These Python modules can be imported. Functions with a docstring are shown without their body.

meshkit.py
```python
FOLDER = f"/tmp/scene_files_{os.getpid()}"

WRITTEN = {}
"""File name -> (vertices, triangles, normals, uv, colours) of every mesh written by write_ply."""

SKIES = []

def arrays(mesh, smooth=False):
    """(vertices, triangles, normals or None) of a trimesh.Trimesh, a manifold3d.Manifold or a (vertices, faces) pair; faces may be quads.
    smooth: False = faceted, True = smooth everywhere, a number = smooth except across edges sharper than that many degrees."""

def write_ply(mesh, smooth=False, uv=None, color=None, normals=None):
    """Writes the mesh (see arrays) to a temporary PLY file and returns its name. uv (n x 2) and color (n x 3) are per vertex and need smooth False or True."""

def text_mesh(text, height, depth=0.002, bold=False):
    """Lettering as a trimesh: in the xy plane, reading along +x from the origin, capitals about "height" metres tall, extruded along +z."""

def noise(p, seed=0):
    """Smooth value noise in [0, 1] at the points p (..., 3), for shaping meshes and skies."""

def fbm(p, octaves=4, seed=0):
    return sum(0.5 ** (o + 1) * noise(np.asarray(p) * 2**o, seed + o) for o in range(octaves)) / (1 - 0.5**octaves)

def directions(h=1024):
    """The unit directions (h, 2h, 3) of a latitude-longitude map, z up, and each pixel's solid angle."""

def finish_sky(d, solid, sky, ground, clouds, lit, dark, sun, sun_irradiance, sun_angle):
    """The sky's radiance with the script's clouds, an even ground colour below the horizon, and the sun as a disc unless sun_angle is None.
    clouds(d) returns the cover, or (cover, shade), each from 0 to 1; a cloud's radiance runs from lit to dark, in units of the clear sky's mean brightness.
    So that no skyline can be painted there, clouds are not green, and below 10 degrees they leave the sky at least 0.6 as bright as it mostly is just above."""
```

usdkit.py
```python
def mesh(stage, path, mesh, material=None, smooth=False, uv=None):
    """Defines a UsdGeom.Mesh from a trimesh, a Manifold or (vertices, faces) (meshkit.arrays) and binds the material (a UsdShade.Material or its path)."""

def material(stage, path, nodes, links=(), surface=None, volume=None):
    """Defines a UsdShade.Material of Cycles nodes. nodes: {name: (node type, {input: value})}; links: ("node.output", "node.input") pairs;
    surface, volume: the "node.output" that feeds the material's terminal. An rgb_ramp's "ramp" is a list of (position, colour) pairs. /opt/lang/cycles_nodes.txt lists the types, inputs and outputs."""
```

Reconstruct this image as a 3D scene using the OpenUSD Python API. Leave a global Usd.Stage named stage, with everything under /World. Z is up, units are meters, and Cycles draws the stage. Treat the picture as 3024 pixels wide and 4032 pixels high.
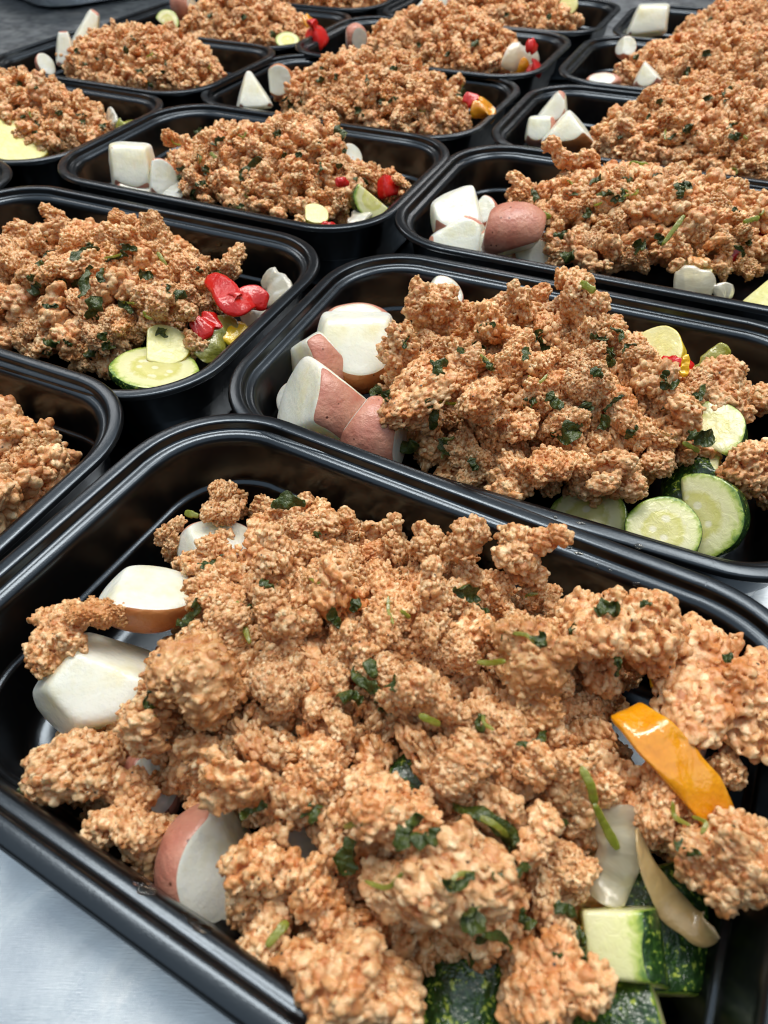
import math, numpy as np, usdkit
from scipy.spatial import cKDTree
from pxr import Usd, UsdGeom, UsdLux, UsdShade, Gf, Sdf, Vt
from meshkit import noise, fbm

stage = Usd.Stage.CreateInMemory()
UsdGeom.SetStageUpAxis(stage, 'Z'); UsdGeom.SetStageMetersPerUnit(stage, 1.0)
UsdGeom.Xform.Define(stage, '/World'); UsdGeom.Scope.Define(stage, '/World/Looks')
rng = np.random.default_rng(7)

# ------------------------------------------------------------------ camera, light, exposure
RIM = 0.044                                   # height of the trays' rims above the counter
F_PX, PITCH, ROLL, H = 2654.7, math.radians(47.35), math.radians(-1.066), 0.15557
EXPOSURE = 0.80
CAM = np.array([0, 0, H + RIM])
_f = np.array([0, math.cos(PITCH), -math.sin(PITCH)]); _r0 = np.array([1., 0, 0]); _u0 = np.cross(_r0, _f)
RGT = math.cos(ROLL) * _r0 + math.sin(ROLL) * _u0; UPV = -math.sin(ROLL) * _r0 + math.cos(ROLL) * _u0; FWD = _f
cam = UsdGeom.Camera.Define(stage, '/World/camera')
cam.AddTransformOp().Set(Gf.Matrix4d(*RGT, 0, *UPV, 0, *(-FWD), 0, *CAM, 1))
cam.CreateHorizontalApertureAttr(36.0); cam.CreateVerticalApertureAttr(48.0)
cam.CreateFocalLengthAttr(36.0 * F_PX / 3024); cam.CreateClippingRangeAttr(Gf.Vec2f(0.01, 100))
cam.CreateFStopAttr(22.0); cam.CreateFocusDistanceAttr(0.235); cam.CreateExposureAttr(EXPOSURE)

def lamp(name, pos, look, w, h, power, color):
    l = UsdLux.RectLight.Define(stage, '/World/' + name)
    z = np.array(pos, float) - np.array(look, float); z /= np.linalg.norm(z)
    x = np.cross([0, 1, 0.001], z); x /= np.linalg.norm(x); y = np.cross(z, x)
    l.AddTransformOp().Set(Gf.Matrix4d(*x, 0, *y, 0, *z, 0, *pos, 1))
    l.CreateWidthAttr(w); l.CreateHeightAttr(h); l.CreateIntensityAttr(power); l.CreateColorAttr(Gf.Vec3f(*color))
    return l
lamp('ceiling_lamp', (-0.15, 0.95, 2.2), (-0.15, 0.95, 0), 1.25, 0.62, 11.5, (1.0, 0.95, 0.88))
lamp('ceiling_lamp_001', (1.15, 1.1, 2.2), (1.15, 1.1, 0), 0.62, 1.25, 7.5, (1.0, 0.95, 0.88))
lamp('ceiling_lamp_002', (-1.6, 3.1, 2.2), (-1.6, 3.1, 0), 1.25, 0.62, 4.5, (1.0, 0.96, 0.92))
lamp('ceiling_lamp_003', (1.0, 4.2, 2.2), (1.0, 4.2, 0), 1.25, 0.62, 4.5, (1.0, 0.96, 0.92))
lamp('lit_ceiling', (0, 0.5, 2.3), (0, 0.5, 0), 6.4, 4.6, 0.54, (0.74, 0.88, 1.0))
amb = usdkit.material(stage, '/World/Looks/room_light', {
    'b': ('background_shader', {'color': (0.85, 0.92, 1.0), 'strength': 0.06})}, surface='b.background')
dome = UsdLux.DomeLight.Define(stage, '/World/room_light')
UsdShade.MaterialBindingAPI.Apply(dome.GetPrim()).Bind(amb)

# ------------------------------------------------------------------ helpers
SX = 3024 / 1659.0
def ray(px, py):                               # a pixel of the 1659 px wide photograph -> direction from the lens
    return (px * SX - 1512) / F_PX * RGT - (py * SX - 2016) / F_PX * UPV + FWD
def at(px, py, z):                             # the point at height z (above the rim plane) seen at that pixel
    d = ray(px, py); return CAM + d * ((z + RIM - CAM[2]) / d[2])
def pix(P):
    d = np.asarray(P) - CAM; w = d @ FWD
    return np.stack([(1512 + F_PX * (d @ RGT) / w) / SX, (2016 - F_PX * (d @ UPV) / w) / SX], -1)
NUM = {}
def numbered(path):
    n = NUM.get(path, 0); NUM[path] = n + 1
    return path if n == 0 else f'{path}_{n:03d}'
def tag(prim, label=None, cat=None, group=None, kind=None):
    for k, v in (('label', label), ('category', cat), ('group', group), ('kind', kind)):
        if v: prim.SetCustomDataByKey(k, v)
    return prim
def thing(name, loc, label=None, cat=None, group=None, kind=None, R=None):
    x = UsdGeom.Xform.Define(stage, numbered('/World/' + name))
    M = np.eye(4)
    if R is not None: M[:3, :3] = np.asarray(R).T
    M[3, :3] = loc
    x.AddTransformOp().Set(Gf.Matrix4d(*M.ravel().tolist()))
    return tag(x.GetPrim(), label, cat, group, kind)
def part(name, mesh, mat, parent=None, smooth=True, tone=None, label=None):
    base = str(parent.GetPath()) if parent is not None else '/World'
    m = usdkit.mesh(stage, numbered(base + '/' + name), mesh, LOOK[mat], smooth=smooth)
    if tone is not None:
        UsdGeom.PrimvarsAPI(m).CreatePrimvar('tone', Sdf.ValueTypeNames.FloatArray, 'vertex').Set(Vt.FloatArray.FromNumpy(np.asarray(tone, np.float32)))
    if label: m.GetPrim().SetCustomDataByKey('label', label)
    return m.GetPrim()
def rotm(axis, deg):
    a = np.asarray(axis, float); a /= np.linalg.norm(a); t = math.radians(deg); K = np.array([[0, -a[2], a[1]], [a[2], 0, -a[0]], [-a[1], a[0], 0]])
    return np.eye(3) + math.sin(t) * K + (1 - math.cos(t)) * K @ K
def randrot(r):
    q = r.normal(size=4); q /= np.linalg.norm(q); w, x, y, z = q
    return np.array([[1-2*(y*y+z*z), 2*(x*y-z*w), 2*(x*z+y*w)], [2*(x*y+z*w), 1-2*(x*x+z*z), 2*(y*z-x*w)], [2*(x*z-y*w), 2*(y*z+x*w), 1-2*(x*x+y*y)]]), q

def surface_nets(F, o, h):
    S = F < 0; n = np.array(F.shape) - 1
    c = lambda A, i, j, k: A[i:i + n[0], j:j + n[1], k:k + n[2]]
    cnt = sum(c(S, *b).astype(np.int8) for b in np.ndindex(2, 2, 2))
    act = (cnt > 0) & (cnt < 8)
    ii = np.argwhere(act); idx = -np.ones(act.shape, np.int64); idx[act] = np.arange(len(ii))
    acc = np.zeros((len(ii), 3)); num = np.zeros(len(ii))
    corner = {b: F[ii[:, 0] + b[0], ii[:, 1] + b[1], ii[:, 2] + b[2]] for b in np.ndindex(2, 2, 2)}
    for ax in range(3):
        for b in np.ndindex(2, 2, 2):
            if b[ax]: continue
            e = list(b); e[ax] = 1; a0, a1 = corner[b], corner[tuple(e)]
            m = (a0 < 0) != (a1 < 0); t = np.where(m, a0 / np.where(m, a0 - a1, 1), 0)
            p = np.tile(np.array(b, float), (len(ii), 1)); p[:, ax] += t
            acc[m] += p[m]; num[m] += 1
    V = o + h * (ii + acc / num[:, None])
    Q = []
    for ax in range(3):
        u, v = (ax + 1) % 3, (ax + 2) % 3
        sl0 = [slice(1, -1)] * 3; sl1 = [slice(1, -1)] * 3; sl0[ax] = slice(0, -1); sl1[ax] = slice(1, None)
        A, B = S[tuple(sl0)], S[tuple(sl1)]
        for flip, m in ((False, A & ~B), (True, B & ~A)):
            g = np.argwhere(m)
            if not len(g): continue
            off = np.ones(3, int); off[ax] = 0; g = g + off
            eu = np.eye(3, dtype=int)[u]; ev = np.eye(3, dtype=int)[v]
            q = np.stack([idx[tuple((g - eu - ev).T)], idx[tuple((g - ev).T)], idx[tuple(g.T)], idx[tuple((g - eu).T)]], 1)
            Q.append(q[:, ::-1] if flip else q)
    Q = np.vstack(Q)
    return V, np.vstack([Q[:, [0, 1, 2]], Q[:, [0, 2, 3]]])
def grid(lo, hi, h):
    lo = np.asarray(lo) - 2.5 * h; n = np.ceil((np.asarray(hi) + 2.5 * h - lo) / h).astype(int) + 1
    G = np.stack(np.meshgrid(*[lo[i] + h * np.arange(n[i]) for i in range(3)], indexing='ij'), -1)
    return G, lo
def split(V, F, s):
    """The mesh cut along s = 0: (part where s > 0, part where s <= 0)."""
    out = []
    for sg in (1, -1):
        d = s * sg; ins = d[F] > 0; k = ins.sum(1); nv = [V]; faces = [F[k == 3]]; base = len(V)
        for want in (1, 2):
            f, i = F[k == want], ins[k == want]
            if not len(f): continue
            lone = np.argmax(i if want == 1 else ~i, 1); r = np.arange(len(f))
            a, b, c = f[r, lone], f[r, (lone + 1) % 3], f[r, (lone + 2) % 3]
            cut = lambda p, q: V[p] + (V[q] - V[p]) * (d[p] / (d[p] - d[q]))[:, None]
            ab, ac = base + np.arange(len(f)), base + len(f) + np.arange(len(f))
            nv += [cut(a, b), cut(a, c)]; base += 2 * len(f)
            faces += [np.stack([a, ab, ac], 1)] if want == 1 else [np.stack([ab, b, c], 1), np.stack([ab, c, ac], 1)]
        v, f = np.vstack(nv), np.vstack(faces)
        used, inv = np.unique(f, return_inverse=True)
        out.append((v[used], inv.reshape(-1, 3)))
    return out

# ------------------------------------------------------------------ materials
LOOK = {}
def mat(name, nodes, links, surface='p.BSDF'):
    LOOK[name] = usdkit.material(stage, '/World/Looks/' + name, nodes, links, surface=surface)
TC = ('texture_coordinate', {})
def nz(s, d=3, r=0.55, dist=0.0): return ('noise_texture', {'scale': s, 'detail': d, 'roughness': r, 'distortion': dist})
def organic(name, ramp, scale, rough=0.4, spec=0.5, sss=0.0, sssr=(1, .5, .3), ssss=0.002, bump=0.0, bscale=900, coat=0.0, speck=None, detail=4, dist=0.0):
    nodes = {'t': TC, 'n': nz(scale, detail, 0.6, dist), 'r': ('rgb_ramp', {'ramp': ramp}),
             'p': ('principled_bsdf', {'roughness': rough, 'specular_ior_level': spec, 'subsurface_weight': sss, 'subsurface_radius': sssr, 'subsurface_scale': ssss, 'coat_weight': coat, 'coat_roughness': 0.12}),
             'bn': nz(bscale, 3, 0.6), 'b': ('bump', {'strength': 1.0 if bump else 0.0, 'distance': bump})}
    links = [('t.object', 'n.vector'), ('n.fac', 'r.fac'), ('t.object', 'bn.vector'), ('bn.fac', 'b.height'), ('b.normal', 'p.normal')]
    src = 'r.color'
    if speck:
        sc, size, col = speck
        nodes['v'] = ('voronoi_texture', {'scale': sc, 'randomness': 1.0}); nodes['vr'] = ('rgb_ramp', {'ramp': [(0, (1, 1, 1)), (size * .7, (1, 1, 1)), (size, (0, 0, 0)), (1, (0, 0, 0))]})
        nodes['mx'] = ('mix', {'color2': col})
        links += [('t.object', 'v.vector'), ('v.distance', 'vr.fac'), ('vr.color', 'mx.fac'), ('r.color', 'mx.color1')]; src = 'mx.color'
    mat(name, nodes, links + [(src, 'p.base_color')])

# ground meat: every granule has a tone of its own (primvar), oil and paprika tint it in patches, a few dark herb specks
def meat(name, dark, mid, pale, brown, brown_at=0.62):
    mat(name, {
        't': TC, 'a': ('attribute', {'attribute': 'tone'}), 'oi': ('object_info', {}),
        'r': ('rgb_ramp', {'ramp': [(0.0, dark), (0.45, mid), (1.0, pale)]}),
        'fn': nz(1500, 3, 0.65), 'add': ('math', {'math_type': 'multiply_add', 'value2': 0.55, 'value3': -0.27}),
        'sum': ('math', {'math_type': 'add', 'use_clamp': True}),
        'off': ('vector_math', {'math_type': 'add'}), 'n': nz(95, 4, 0.6, 0.6),
        'nr': ('rgb_ramp', {'ramp': [(0, (0, 0, 0)), (brown_at - 0.07, (0, 0, 0)), (brown_at + 0.10, (.75, .75, .75)), (1, (.9, .9, .9))]}), 'mx': ('mix', {'color2': brown}), 'ba': ('math', {'math_type': 'multiply_add', 'value2': 0.14}),
        'jn': nz(560, 3, 0.65, 1.2), 'jr': ('rgb_ramp', {'ramp': [(0, (0, 0, 0)), (.50, (0, 0, 0)), (.62, (.5, .5, .5)), (1, (.7, .7, .7))]}), 'jm': ('mix', {'color2': (0.49, 0.14, 0.026)}),
        'v': ('voronoi_texture', {'scale': 260, 'randomness': 1.0}), 'vr': ('rgb_ramp', {'ramp': [(0, (1, 1, 1)), (.07, (1, 1, 1)), (.12, (0, 0, 0)), (1, (0, 0, 0))]}), 'sp': ('mix', {'color2': (0.05, 0.035, 0.02)}),
        'hs': ('map_range', {'from_min': 0, 'from_max': 1, 'to_min': 0.86, 'to_max': 1.12}), 'vm': ('vector_math', {'math_type': 'scale'}),
        'bn': nz(1300, 4, 0.7), 'b': ('bump', {'strength': 0.55, 'distance': 0.0006}),
        'rn': ('rgb_ramp', {'ramp': [(0, (.22, .22, .22)), (.5, (.34, .34, .34)), (1, (.50, .50, .50))]}),
        'p': ('principled_bsdf', {'specular_ior_level': 0.5, 'subsurface_weight': 0.16, 'subsurface_radius': (1.0, 0.40, 0.18), 'subsurface_scale': 0.0013}),
    }, [('oi.location', 'off.vector2'), ('t.object', 'off.vector1'), ('off.vector', 'n.vector'), ('oi.random', 'ba.value1'), ('n.fac', 'ba.value3'), ('ba.value', 'nr.fac'),
        ('t.object', 'fn.vector'), ('fn.fac', 'add.value1'), ('add.value', 'sum.value1'), ('a.fac', 'sum.value2'), ('sum.value', 'r.fac'),
        ('off.vector', 'jn.vector'), ('jn.fac', 'jr.fac'), ('jr.color', 'jm.fac'), ('r.color', 'jm.color1'),
        ('nr.color', 'mx.fac'), ('jm.color', 'mx.color1'), ('off.vector', 'v.vector'), ('v.distance', 'vr.fac'), ('vr.color', 'sp.fac'), ('mx.color', 'sp.color1'),
        ('oi.random', 'hs.value'), ('sp.color', 'vm.vector1'), ('hs.result', 'vm.scale'), ('vm.vector', 'p.base_color'),
        ('t.object', 'bn.vector'), ('bn.fac', 'b.height'), ('b.normal', 'p.normal'), ('jn.fac', 'rn.fac'), ('rn.color', 'p.roughness')])
SEARED = dict(brown_at=0.56)
meat('seared_turkey', (0.42, 0.16, 0.050), (0.64, 0.33, 0.13), (0.80, 0.53, 0.27), (0.44, 0.165, 0.045), **SEARED)
meat('ground_turkey', (0.43, 0.150, 0.048), (0.69, 0.365, 0.158), (0.86, 0.61, 0.35), (0.49, 0.155, 0.032), 0.66)
organic('potato_flesh', [(0, (.62, .50, .20)), (.33, (.72, .66, .42)), (.48, (.78, .76, .62)), (1, (.80, .79, .71))], 42, 0.24, 0.5, 0.5, (1, .8, .5), 0.003, 0.0003, 500)
organic('potato_skin', [(0, (.30, .08, .05)), (.4, (.46, .175, .12)), (.6, (.54, .25, .17)), (1, (.62, .37, .25))], 90, 0.33, 0.5, 0.1, (1, .4, .2), 0.001, 0.0005, 420, speck=(210, .12, (.14, .05, .03)))
organic('potato_skin_browned', [(0, (.22, .06, .02)), (.5, (.42, .15, .045)), (1, (.55, .26, .09))], 90, 0.3, 0.5, 0.1, (1, .4, .2), 0.001, 0.0004, 420, speck=(330, .13, (.06, .025, .012)))
organic('zucchini_skin', [(0, (.008, .022, .006)), (.48, (.014, .04, .008)), (.60, (.035, .085, .012)), (.66, (.30, .36, .05)), (1, (.42, .46, .10))], 620, 0.2, 0.6, 0.0, bump=0.0009, bscale=380, coat=0.12, detail=2)
mat('zucchini_flesh', {
    't': TC, 'a': ('attribute', {'attribute': 'tone'}), 'n': nz(330, 4, 0.6, 0.8), 'ad': ('math', {'math_type': 'multiply_add', 'value2': 0.30}), 'of': ('math', {'math_type': 'subtract', 'value2': 0.15}),
    'r': ('rgb_ramp', {'ramp': [(0, (.58, .55, .17)), (.30, (.68, .65, .25)), (.50, (.58, .56, .15)), (.62, (.74, .73, .37)), (.84, (.70, .72, .31)), (.93, (.40, .50, .09)), (1, (.10, .20, .02))]}),
    'v': ('voronoi_texture', {'scale': 210, 'randomness': 1.0}), 'vr': ('rgb_ramp', {'ramp': [(0, (.75, .75, .75)), (.22, (.6, .6, .6)), (.34, (0, 0, 0)), (1, (0, 0, 0))]}), 'cm': ('rgb_ramp', {'ramp': [(0, (1, 1, 1)), (.42, (1, 1, 1)), (.56, (0, 0, 0)), (1, (0, 0, 0))]}),
    'mu': ('mix', {'mix_type': 'multiply', 'fac': 1.0}), 'mx': ('mix', {'color2': (.86, .84, .58)}), 'b': ('bump', {'strength': 1.0, 'distance': 0.0003}),
    'p': ('principled_bsdf', {'roughness': 0.24, 'specular_ior_level': 0.55, 'subsurface_weight': 0.4, 'subsurface_radius': (.8, 1, .4), 'subsurface_scale': 0.003})},
    [('t.object', 'n.vector'), ('n.fac', 'ad.value1'), ('a.fac', 'ad.value3'), ('ad.value', 'of.value1'), ('of.value', 'r.fac'), ('t.object', 'v.vector'), ('v.distance', 'vr.fac'), ('a.fac', 'cm.fac'), ('vr.color', 'mu.color1'), ('cm.color', 'mu.color2'),
     ('mu.color', 'mx.fac'), ('r.color', 'mx.color1'), ('mx.color', 'p.base_color'), ('n.fac', 'b.height'), ('b.normal', 'p.normal')])
organic('squash_flesh', [(0, (.66, .55, .12)), (.45, (.78, .72, .27)), (1, (.84, .81, .46))], 150, 0.32, 0.5, 0.3, (1, .9, .4), 0.003, 0.0006, 260, detail=5, dist=1.0)
organic('squash_skin', [(0, (.62, .40, .03)), (.6, (.74, .52, .05)), (1, (.8, .62, .12))], 120, 0.25, 0.5, 0.1, bump=0.0003, bscale=300)
organic('orange_pepper', [(0, (.66, .17, .002)), (.5, (.78, .27, .004)), (1, (.84, .38, .012))], 120, 0.12, 0.6, 0.25, (1, .5, .1), 0.002, 0.0008, 210, coat=0.7)
organic('yellow_pepper', [(0, (.74, .36, .006)), (.5, (.82, .48, .015)), (1, (.86, .58, .06))], 120, 0.16, 0.6, 0.25, (1, .7, .1), 0.002, 0.0009, 260, coat=0.4)
organic('red_pepper', [(0, (.30, .004, .003)), (.5, (.50, .008, .005)), (1, (.62, .03, .012))], 120, 0.22, 0.45, 0.15, (1, .1, .05), 0.002, 0.0006, 260, coat=0.1)
organic('green_pepper', [(0, (.12, .13, .015)), (.5, (.24, .24, .035)), (1, (.42, .40, .10))], 160, 0.18, 0.6, 0.3, (.7, 1, .2), 0.002, 0.0009, 300, coat=0.4)
mat('onion', {
    't': TC, 'm': ('mapping', {'scale': (1, 1, 4)}), 'n': nz(140, 4, 0.6, 0.5), 'r': ('rgb_ramp', {'ramp': [(0, (.60, .46, .20)), (.5, (.78, .70, .46)), (1, (.88, .85, .68))]}), 'b': ('bump', {'strength': 1.0, 'distance': 0.0004}),
    'p': ('principled_bsdf', {'roughness': 0.22, 'specular_ior_level': 0.55, 'subsurface_weight': 0.5, 'subsurface_radius': (1, .9, .6), 'subsurface_scale': 0.004}),
    'g': ('principled_bsdf', {'roughness': 0.3, 'transmission_weight': 1.0, 'ior': 1.33, 'base_color': (.92, .86, .66)}), 'x': ('mix_closure', {'fac': 0.38})},
    [('t.object', 'm.vector'), ('m.vector', 'n.vector'), ('n.fac', 'r.fac'), ('r.color', 'p.base_color'), ('n.fac', 'b.height'), ('b.normal', 'p.normal'), ('p.BSDF', 'x.closure1'), ('g.BSDF', 'x.closure2')], surface='x.closure')
organic('browned_onion', [(0, (.36, .18, .05)), (.5, (.55, .33, .11)), (1, (.68, .48, .22))], 110, 0.22, 0.55, 0.5, (1, .8, .4), 0.003, 0.0004, 350, coat=0.2)
organic('red_onion', [(0, (.34, .09, .10)), (.45, (.56, .38, .30)), (1, (.70, .58, .48))], 120, 0.2, 0.55, 0.5, (1, .7, .6), 0.003, 0.0004, 350, coat=0.2)
organic('herb_leaf', [(0, (.012, .018, .003)), (.42, (.032, .050, .007)), (1, (.11, .13, .02))], 420, 0.3, 0.45, 0.0, bump=0.0012, bscale=500, coat=0.1)
organic('herb_stem', [(0, (.07, .09, .008)), (.5, (.17, .19, .022)), (1, (.34, .32, .08))], 260, 0.25, 0.5, 0.3, (.7, 1, .2), 0.001, 0.0004, 600, coat=0.2)
mat('black_plastic', {
    't': TC, 'n': nz(60, 3, 0.6), 'r': ('rgb_ramp', {'ramp': [(0, (.18, .18, .18)), (.5, (.23, .23, .23)), (1, (.31, .31, .31))]}),
    'bn': nz(2200, 2, 0.5), 'b': ('bump', {'strength': 0.25, 'distance': 0.0001}),
    'p': ('principled_bsdf', {'base_color': (0.0035, 0.0035, 0.0037), 'specular_ior_level': 0.62, 'specular_tint': (0.74, 0.87, 1.0)})},
    [('t.object', 'n.vector'), ('n.fac', 'r.fac'), ('r.color', 'p.roughness'), ('t.object', 'bn.vector'), ('bn.fac', 'b.height'), ('b.normal', 'p.normal')])
mat('steel', {
    't': TC, 'm': ('mapping', {'scale': (1, 14, 1), 'rotation': (0, 0, 0.5)}), 'n': nz(240, 4, 0.6), 'w': nz(38, 5, 0.65, 1.2),
    'ad': ('math', {'math_type': 'multiply_add', 'value2': 0.22}), 'r': ('rgb_ramp', {'ramp': [(0, (.17, .17, .17)), (.45, (.25, .25, .25)), (.65, (.31, .31, .31)), (1, (.42, .42, .42))]}),
    'c': nz(30, 5, 0.65, 0.8), 'cr': ('rgb_ramp', {'ramp': [(0, (.34, .37, .40)), (.42, (.40, .43, .46)), (.58, (.46, .49, .51)), (.68, (.57, .58, .58)), (1, (.64, .63, .62))]}),
    'b': ('bump', {'strength': 0.25, 'distance': 0.0001}), 'p': ('principled_bsdf', {'metallic': 1.0})},
    [('t.object', 'm.vector'), ('m.vector', 'n.vector'), ('t.object', 'w.vector'), ('n.fac', 'ad.value1'), ('w.fac', 'ad.value3'), ('ad.value', 'r.fac'), ('r.color', 'p.roughness'), ('t.object', 'c.vector'), ('c.fac', 'cr.fac'), ('cr.color', 'p.base_color'), ('n.fac', 'b.height'), ('b.normal', 'p.normal')])
mat('clear_oil', {'p': ('principled_bsdf', {'base_color': (.95, .85, .7), 'roughness': 0.03, 'transmission_weight': 1.0, 'ior': 1.4})}, [])

# ------------------------------------------------------------------ counter and pan behind
def sheet(x0, x1, y0, y1, z, n=2):
    return np.array([[x0, y0, z], [x1, y0, z], [x1, y1, z], [x0, y1, z]], float), np.array([[0, 1, 2], [0, 2, 3]])
tag(part('counter', sheet(-3, 3, -2, 4, 0), 'steel', smooth=False), 'brushed stainless steel counter under the black trays', 'counter', kind='structure')

# ------------------------------------------------------------------ trays
TL, TW, TR = 0.2215, 0.1465, 0.0390
TRAYS = {'F': (-.2109, .1828, -25.89, 2.0), 'A': (-.0065, .0866, -29.4, 2.2), 'B': (.0598, .2144, -24.6, 0), 'C': (-.147, .3045, -25.01, 0), 'D': (-.0744, .4379, -25.38, 2.0), 'E': (.1269, .3494, -24.72, 2.0),
         'Q': (-.3332, .4096, -25.72, 1.5), 'G': (-.2709, .5412, -26.8, 0), 'H': (-.2027, .6656, -26.18, 2.0), 'I': (-.0119, .5704, -26.5, 0), 'J': (.1928, .4734, -25.71, 0), 'K': (.0495, .6911, -25.84, 2.0), 'L': (.2605, .5999, -25.97, 2.0),
         'M': (-.1408, .7944, -25.93, 0), 'N': (.1266, .8263, -25.87, 0), 'O': (.3336, .7261, -25.78, 0), 'P': (-.0726, .9229, -25.89, 2.0)}
SAY = {'B': 'black tray holding the zucchini half-moons, directly behind the nearest tray', 'C': 'black tray cut by the left edge with a long red pepper strip', 'D': 'black tray in the middle with a white potato cube at its left end', 'E': 'black tray at the right holding a round red potato half', 'F': 'black tray at the lower left edge with only its right end showing', 'G': 'black tray at the left edge with yellow squash and olive pepper', 'I': 'black tray in the upper middle with orange pepper at its right rim', 'J': 'black tray at the right edge with potato wedges over its rim', 'K': 'black tray near the top with orange and red pepper bits', 'L': 'black tray at upper right with a pale potato leaning on meat', 'Q': 'black tray at the left edge showing only a rounded rim corner', 'H': 'black tray next to the bare counter at the upper left', 'M': 'black tray at the top with a bright red pepper piece', 'A': 'nearest black plastic tray at the bottom of the photo', 'N': 'black tray at the top middle with a white potato', 'O': 'black tray in the top right corner with a white potato block', 'P': 'black tray at the very top edge, mostly out of frame'}
PROFILE = [(1.3, -1.3), (.5, -2.1), (.1, -2.0), (-.15, -1.6), (.05, -1.1), (.2, -.85), (.3, -.45), (.65, -.12), (1.2, .06), (2.4, .2), (3.7, .22), (4.7, .08), (5.15, -.22), (5.45, -.8), (5.75, -2.3), (6.1, -2.8), (6.7, -3.05), (7.5, -3.1),
           (8.3, -3.2), (9.1, -3.6), (9.8, -4.3), (10.3, -5.4), (10.6, -7.2), (12.0, -21.4), (12.3, -22.0), (13.0, -22.4), (13.7, -22.75), (14.1, -23.5), (16.3, -38.6), (17.5, -41.0), (20.0, -42.3), (23.5, -42.6)]
OUTSIDE = [(23.5, -43.8), (19.5, -43.6), (16.4, -41.8), (15.0, -38.9), (12.5, -23.5), (10.7, -22.2), (8.3, -4.8), (7.6, -4.2), (5.0, -4.1), (4.1, -3.3), (3.7, -1.2), (1.3, -1.2)]
def loop(inset, z):
    a, b, r = TL / 2 - inset / 1000, TW / 2 - inset / 1000, TR - inset / 1000
    pts = []
    for q, (sx, sy) in enumerate(((1, 1), (-1, 1), (-1, -1), (1, -1))):
        for k in range(17):
            t = math.pi / 2 * (q + k / 16); pts.append((sx * (a - r) + r * math.cos(t), sy * (b - r) + r * math.sin(t), z / 1000))
    return pts
def rings(prof, cap=None):
    V = np.array([p for i, z in prof for p in loop(i, z)]); n = 68; F = []
    for k in range(len(prof) - 1):
        for i in range(n):
            j = (i + 1) % n; F.append((k * n + i, k * n + j, (k + 1) * n + j, (k + 1) * n + i))
    F = np.array(F); F = np.vstack([F[:, [0, 1, 2]], F[:, [0, 2, 3]]])
    caps = []
    if cap is not None:
        for k, up in cap:
            c = len(V); V = np.vstack([V, [[0, 0, V[k * n, 2]]]])
            caps += [(k * n + i, k * n + (i + 1) % n, c) if up else (k * n + (i + 1) % n, k * n + i, c) for i in range(n)]
        F = np.vstack([F, caps])
    return V, F
RIMMESH = rings(PROFILE[:18])
BASIN = rings(PROFILE[17:], [(len(PROFILE) - 18, True)]); OUT = rings(OUTSIDE, [(0, False)])
def cat(*ms):
    V, F, n = [], [], 0
    for v, f in ms: V.append(v); F.append(np.asarray(f) + n); n += len(v)
    return np.vstack(V), np.vstack(F)
def seam(x, sy):
    prof = [(i, z + .05) for i, z in PROFILE[5:15]]; V = []
    for i, z in prof:
        for dx in (-.14, .14): V.append((x + dx / 1000, sy * (TW / 2 - i / 1000), z / 1000))
    F = [(2 * k, 2 * k + 1, 2 * k + 3, 2 * k + 2) for k in range(len(prof) - 1)]
    F = np.array(F); F = F if sy > 0 else F[:, ::-1]
    return np.array(V), np.vstack([F[:, [0, 1, 2]], F[:, [0, 2, 3]]])
frame = {}
cls = stage.CreateClassPrim('/World/shapes')
first = None
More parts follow.
